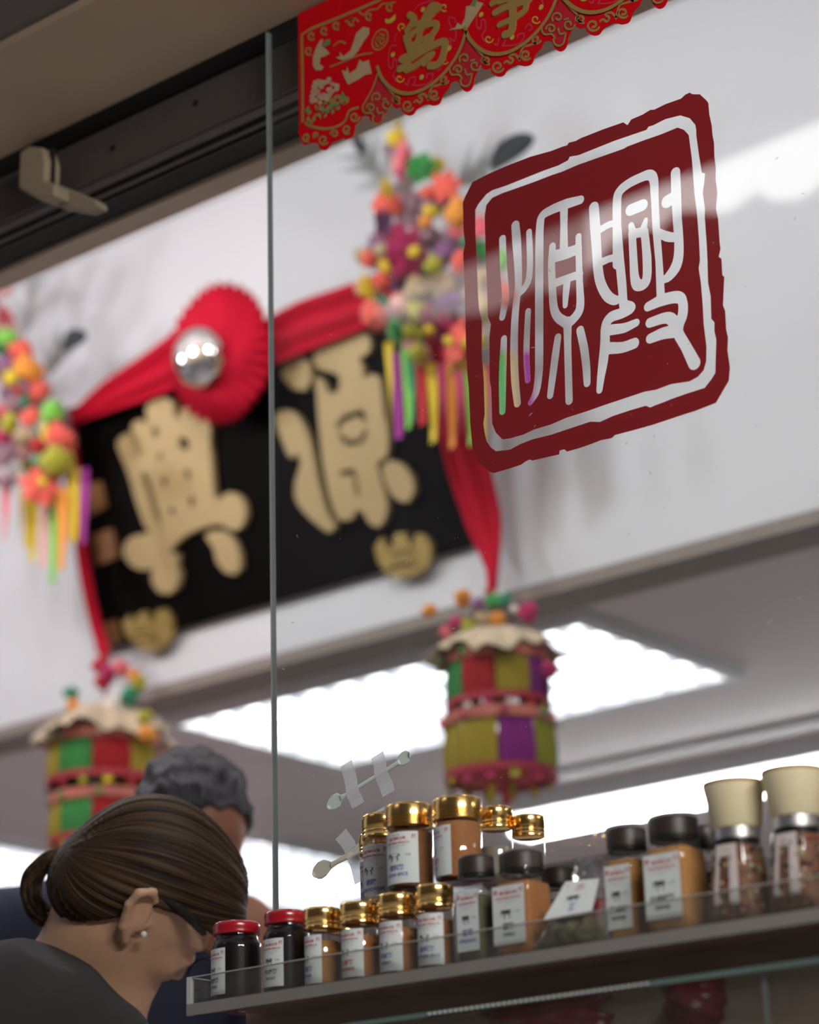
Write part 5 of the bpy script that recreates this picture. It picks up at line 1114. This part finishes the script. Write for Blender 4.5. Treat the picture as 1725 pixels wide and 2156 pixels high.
# hair: cap swept back to the tie, loop of ponytail, rolled fringe
M_HAIR = bpy.data.materials.new('brown_hair'); M_HAIR.use_nodes = True; nt = M_HAIR.node_tree; hb = nt.nodes['Principled BSDF']; hb.inputs['Roughness'].default_value = .58; hb.inputs['Specular IOR Level'].default_value = .2
at_ = nt.nodes.new('ShaderNodeAttribute'); at_.attribute_name = 'strand'; nn = nt.nodes.new('ShaderNodeTexNoise'); nn.noise_dimensions = '2D'; nn.inputs['Scale'].default_value = 1.0; nn.inputs['Detail'].default_value = 5
nt.links.new(at_.outputs['Vector'], nn.inputs['Vector']); cr = nt.nodes.new('ShaderNodeValToRGB'); cr.color_ramp.elements[0].position = .35; cr.color_ramp.elements[0].color = (.016, .0085, .0045, 1); cr.color_ramp.elements[1].position = .68; cr.color_ramp.elements[1].color = (.085, .047, .022, 1)
nt.links.new(nn.outputs['Fac'], cr.inputs[0]); nt.links.new(cr.outputs[0], hb.inputs['Base Color']); bp = nt.nodes.new('ShaderNodeBump'); bp.inputs['Strength'].default_value = .3; bp.inputs['Distance'].default_value = .004
nt.links.new(nn.outputs['Fac'], bp.inputs['Height']); nt.links.new(bp.outputs[0], hb.inputs['Normal'])
def strand_attr(me, a, b):
    at = me.attributes.new('strand', 'FLOAT_VECTOR', 'POINT'); at.data.foreach_set('vector', np.stack([a, b, np.zeros_like(a)], 1).astype(np.float32).ravel())
lo, hi = Hw - .17, Hw + .17; B = Blob([np.arange(lo[d], hi[d], .0032) for d in range(3)]); A = (fW, uW, lW)
B.ell(PW(-.006, .004, 0), A, [.103, .096, .085], .01); B.ell(PW(-.045, -.048, 0), A, [.056, .066, .068], .03); B.ell(PW(.040, .036, 0), A, [.064, .056, .064], .03)
B.ell(PW(.084, .038, 0.0), A, [.026, .026, .056], .015); B.cap(PW(.078, .026, .044), PW(.094, .036, -.03), .018, .022, .02)
X, Y, Z = [g - h for g, h in zip(B.G, Hw)]; qf = X * fW[0] + Y * fW[1] + Z * fW[2]; qu = X * uW[0] + Y * uW[1] + Z * uW[2]; ql = X * lW[0] + Y * lW[1] + Z * lW[2]
hl = np.interp(qf, [-.12, -.06, -.042, -.018, -.006, .02, .051, .088, .12], [-.125, -.125, -.114, -.042, -.004, .008, .017, .024, .026])
B.D = np.maximum(B.D, (hl - qu) * .7)
V, F = surface_nets(B.D, B.ax); tie = PW(-.086, -.053, 0); axd = unit(PW(.08, .04, 0) - tie); e1 = unit(np.cross(axd, lW)); e2 = np.cross(axd, e1)
R_ = V - tie; lon = R_ @ axd; ang = np.arctan2(R_ @ e1, R_ @ e2); rad = np.hypot(R_ @ e1, R_ @ e2)
g_ = np.random.default_rng(5); ph = g_.uniform(0, 6.28, 40); fr = g_.integers(9, 70, 40); amp = .0016 * np.clip(rad / .05, 0, 1)
dis = sum(np.sin(fr[i] * ang + ph[i] + 6 * lon * ((i % 5) - 2)) for i in range(40)) / 6
nrm = V - Hw; nrm /= np.linalg.norm(nrm, axis=1)[:, None]; V = V + nrm * (dis * amp)[:, None]
me = np_mesh('hair', V - oW, F); strand_attr(me, ang * 26, lon * 7); hair = link('hair', me, M_HAIR, wo)
def lock(name, path, rad_, n, seed, spread):
    r_ = np.random.default_rng(seed); b = MB(); aa = []; bb = []
    P = [np.array(p) for p in spline(path, 7)]
    for s in range(n):
        o_ = r_.normal(size=3); o_ /= np.linalg.norm(o_); o_ *= r_.uniform(0, 1) ** .5; Q = []; Rr = np.interp(np.linspace(0, 1, len(P)), np.linspace(0, 1, len(spread)), spread)
        for i, p in enumerate(P): Q.append(p + o_ * Rr[i])
        n0 = len(b.v); b.tube(Q, rad_, 5); aa += [s * 3.1] * (len(b.v) - n0); bb += [i // 5 * .3 for i in range(len(b.v) - n0)]
    me = mesh(name, b.v, b.f); strand_attr(me, np.array(aa), np.array(bb)); o = link(name, me, M_HAIR, wo, True); o['kind'] = 'stuff'; return o
def W_(px, py, d=2.955): return PD(px, py, d) - oW
lock('ponytail', [W_(165, 1806), W_(132, 1804), W_(95, 1816), W_(70, 1848), W_(68, 1890), W_(88, 1924), W_(120, 1932), W_(146, 1912), W_(156, 1880)], .0042, 60, 3, [.006, .008, .010, .012, .013, .012, .010, .007, .005])
b = MB(); b.tube([W_(150, 1792), W_(146, 1806), W_(145, 1820)], [.011, .013, .011], 10); b.build('hair_tie', mat('dark_tie', (.012, .008, .006), .8), wo)
# spectacles and pearl stud
gl_ = MB(); gl_.tube([W_(336, 1884, 2.872), W_(372, 1908, 2.872), W_(405, 1937, 2.878), W_(430, 1966, 2.893)], [.0035, .006, .0065, .004], 8)
sp_ = gl_.build('spectacles', mat('black_frame', (.012, .010, .010), .3), wo)
rimp = [PW(.118 + .004 * math.cos(a), -.024 + .019 * math.sin(a), .034 + .024 * math.cos(a)) - oW for a in np.linspace(0, 2 * math.pi, 19)]; b = MB(); b.tube(rimp, .0016, 6); b.build('lens_rim', mat('black_frame', (.01,) * 3), sp_)
rimp = [PW(.118 - .004 * math.cos(a), -.024 + .019 * math.sin(a), -.034 + .024 * math.cos(a)) - oW for a in np.linspace(0, 2 * math.pi, 19)]; b = MB(); b.tube(rimp, .0016, 6); b.build('lens_rim', mat('black_frame', (.01,) * 3), sp_)
me = bmesh.new(); bmesh.ops.create_icosphere(me, subdivisions=3, radius=.0042); m2 = bpy.data.meshes.new('pearl_earring'); me.to_mesh(m2); me.free()
o = link('pearl_earring', m2, mat('pearl', (.75, .72, .66), .2, coat=.5), wo, True); o.location = [float(x) for x in W_(303, 1967, 2.868)]
# ------------------------------------------------------------------ grey haired man behind her, head bowed towards the lane
Hm = PD(410, 1728, 3.62); fM = unit(-CF * .72 + CR * .36 - CU * .50); uM = unit(CU * .80 + CR * .22 - CF * .25); uM = unit(uM - fM * np.dot(uM, fM)); lM = np.cross(fM, uM)
neckM = Hm - uM * .10 - fM * .06 + np.array([0, 0, -.06]) - CR * .075; pelM = neckM - unit([-dh[0], -dh[1], 0]) * .10 + np.array([0, 0, -.5]) - rh * .02; pelM[2] = .93
shM = -rh
eR = neckM + shM * .27 + np.array([0, 0, -.36]); hR = eR - dh * .18 + np.array([0, 0, -.12]); eL = neckM - shM * .27 + np.array([0, 0, -.36]); hL = eL - dh * .18 + np.array([0, 0, -.12])
mn, PM, oM = person('person', 'grey haired man in navy jacket with bowed head behind the woman', Hm, (fM, uM, lM), 1.03, neckM, shM, 0, pelM, -dh, .215, 1.15, M_SKIN2, mat('navy_jacket', (.012, .016, .040), .8, var=.2, scale=40, bump=.3, bscale=25),
                        mat('black_trousers', (.02, .02, .022), .9), .005, [(1, eR, hR), (-1, eL, hL)])
B = Blob([np.arange(Hm[d] - .15, Hm[d] + .15, .004) for d in range(3)]); A = (fM, uM, lM)
B.ell(PM(-.013, .010, 0), A, [.100, .096, .085], .01); B.ell(PM(-.035, -.03, 0), A, [.068, .07, .078], .03)
X, Y, Z = [g - h for g, h in zip(B.G, Hm)]; qf = X * fM[0] + Y * fM[1] + Z * fM[2]; qu = X * uM[0] + Y * uM[1] + Z * uM[2]; ql = np.abs(X * lM[0] + Y * lM[1] + Z * lM[2])
hl = np.interp(qf, [-.12, -.06, -.03, -.012, .015, .04, .07, .12], [-.085, -.09, -.06, -.02, -.01, .045, .085, .11]) - np.clip(ql - .045, 0, .05) * np.where(qf > .01, 1.4, 0) + .007 * np.sin(ql * 160 + qf * 90) * np.sin(qf * 120 + 1)
B.D = np.maximum(B.D, (hl - qu) * .7); V, F = surface_nets(B.D, B.ax); nrm = V - Hm; nrm /= np.linalg.norm(nrm, axis=1)[:, None]
g_ = np.random.default_rng(9); K_ = g_.normal(size=(30, 3)) * 90; ph = g_.uniform(0, 6.28, 30); V = V + nrm * (sum(np.sin(V @ K_[i] + ph[i]) for i in range(30)) / 5 * .0050)[:, None]
link('hair', np_mesh('hair', V - oM, F), mat('salt_and_pepper_hair', (.055, .052, .060), .6, var=1.0, scale=45, bump=.9, bscale=160, stretch=(1, 1, .35)), mn)
# maroon stock cabinet at the back of the shop, left of the people
cb_ = thing('stock_cabinet', 'maroon stock cabinet at the back of the shop behind the two people', 'cabinet', (-7.3, 4.75, 0))
MB().box(0, 2.2, 0, .5, .08, 1.75).build('body', mat('maroon_panel', (.16, .03, .05), .6, var=.1), cb_)
for k in range(3): d_ = MB().box(.02 + k * .73, .72 + k * .73, -.015, 0, .1, 1.73).build('door', mat('maroon_panel', (.16, .03, .05), .6), cb_); MB().box(.66 + k * .73, .675 + k * .73, -.03, -.015, .85, 1.0).build('handle', M_GCAP, d_)
# ================================================================== the lane outside: lit stall canopy across the way (seen as a reflection in the glass)
LY = -4.0
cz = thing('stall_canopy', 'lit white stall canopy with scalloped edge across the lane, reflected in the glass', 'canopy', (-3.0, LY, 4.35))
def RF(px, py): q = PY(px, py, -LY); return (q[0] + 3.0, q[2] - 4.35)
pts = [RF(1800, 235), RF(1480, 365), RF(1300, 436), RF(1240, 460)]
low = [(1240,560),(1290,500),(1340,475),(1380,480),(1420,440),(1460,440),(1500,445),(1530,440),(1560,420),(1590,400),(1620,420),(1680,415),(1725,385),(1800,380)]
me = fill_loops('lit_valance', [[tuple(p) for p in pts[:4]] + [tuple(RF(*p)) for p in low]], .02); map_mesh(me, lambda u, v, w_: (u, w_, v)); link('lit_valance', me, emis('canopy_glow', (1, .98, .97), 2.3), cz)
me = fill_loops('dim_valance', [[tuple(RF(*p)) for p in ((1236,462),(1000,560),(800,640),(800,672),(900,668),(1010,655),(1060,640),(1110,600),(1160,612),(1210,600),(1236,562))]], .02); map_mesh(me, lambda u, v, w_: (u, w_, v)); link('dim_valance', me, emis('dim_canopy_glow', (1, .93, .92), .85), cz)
MB().box(-2.6, .6, -.9, .02, .05, .09).build('roof_sheet', mat('canopy_sheet', (.5, .48, .46), .6), cz)
for x in (-2.55, .55): b = MB(); b.tube([(x, -.85, -4.35), (x, -.85, .05)], .03, 10); b.build('post', mat('canopy_post', (.3, .3, .3), .4, metal=.6), cz)

# added fill lamp, out of view up to the right, to light the jars
lp = Vector((0.75, -1.35, 2.35)); lf = thing('fill_lamp', 'added fill lamp out of view to the right, lighting the jars', 'lamp', lp)
lf.rotation_euler = (Vector((-1.5, -0.1, 1.3)) - lp).to_track_quat('-Z', 'Y').to_euler()
MB().box(-.62, .62, -.075, .075, .004, .05).build('housing', mat('fill_lamp_housing', (.5, .5, .5), .4), lf)
MB().box(-.60, .60, -.06, .06, -.004, .003).build('diffuser', emis('fill_lamp_glow', (1.0, .97, .92), 36.0), lf)
hk = MB(); hk.tube([(-.4, 0, .05), (-.4, 0, .3)], .004, 6); hk.build('hanger', mat('fill_lamp_housing', (.5, .5, .5), .4), lf)
hk = MB(); hk.tube([(.4, 0, .05), (.4, 0, .3)], .004, 6); hk.build('hanger', mat('fill_lamp_housing', (.5, .5, .5), .4), lf)
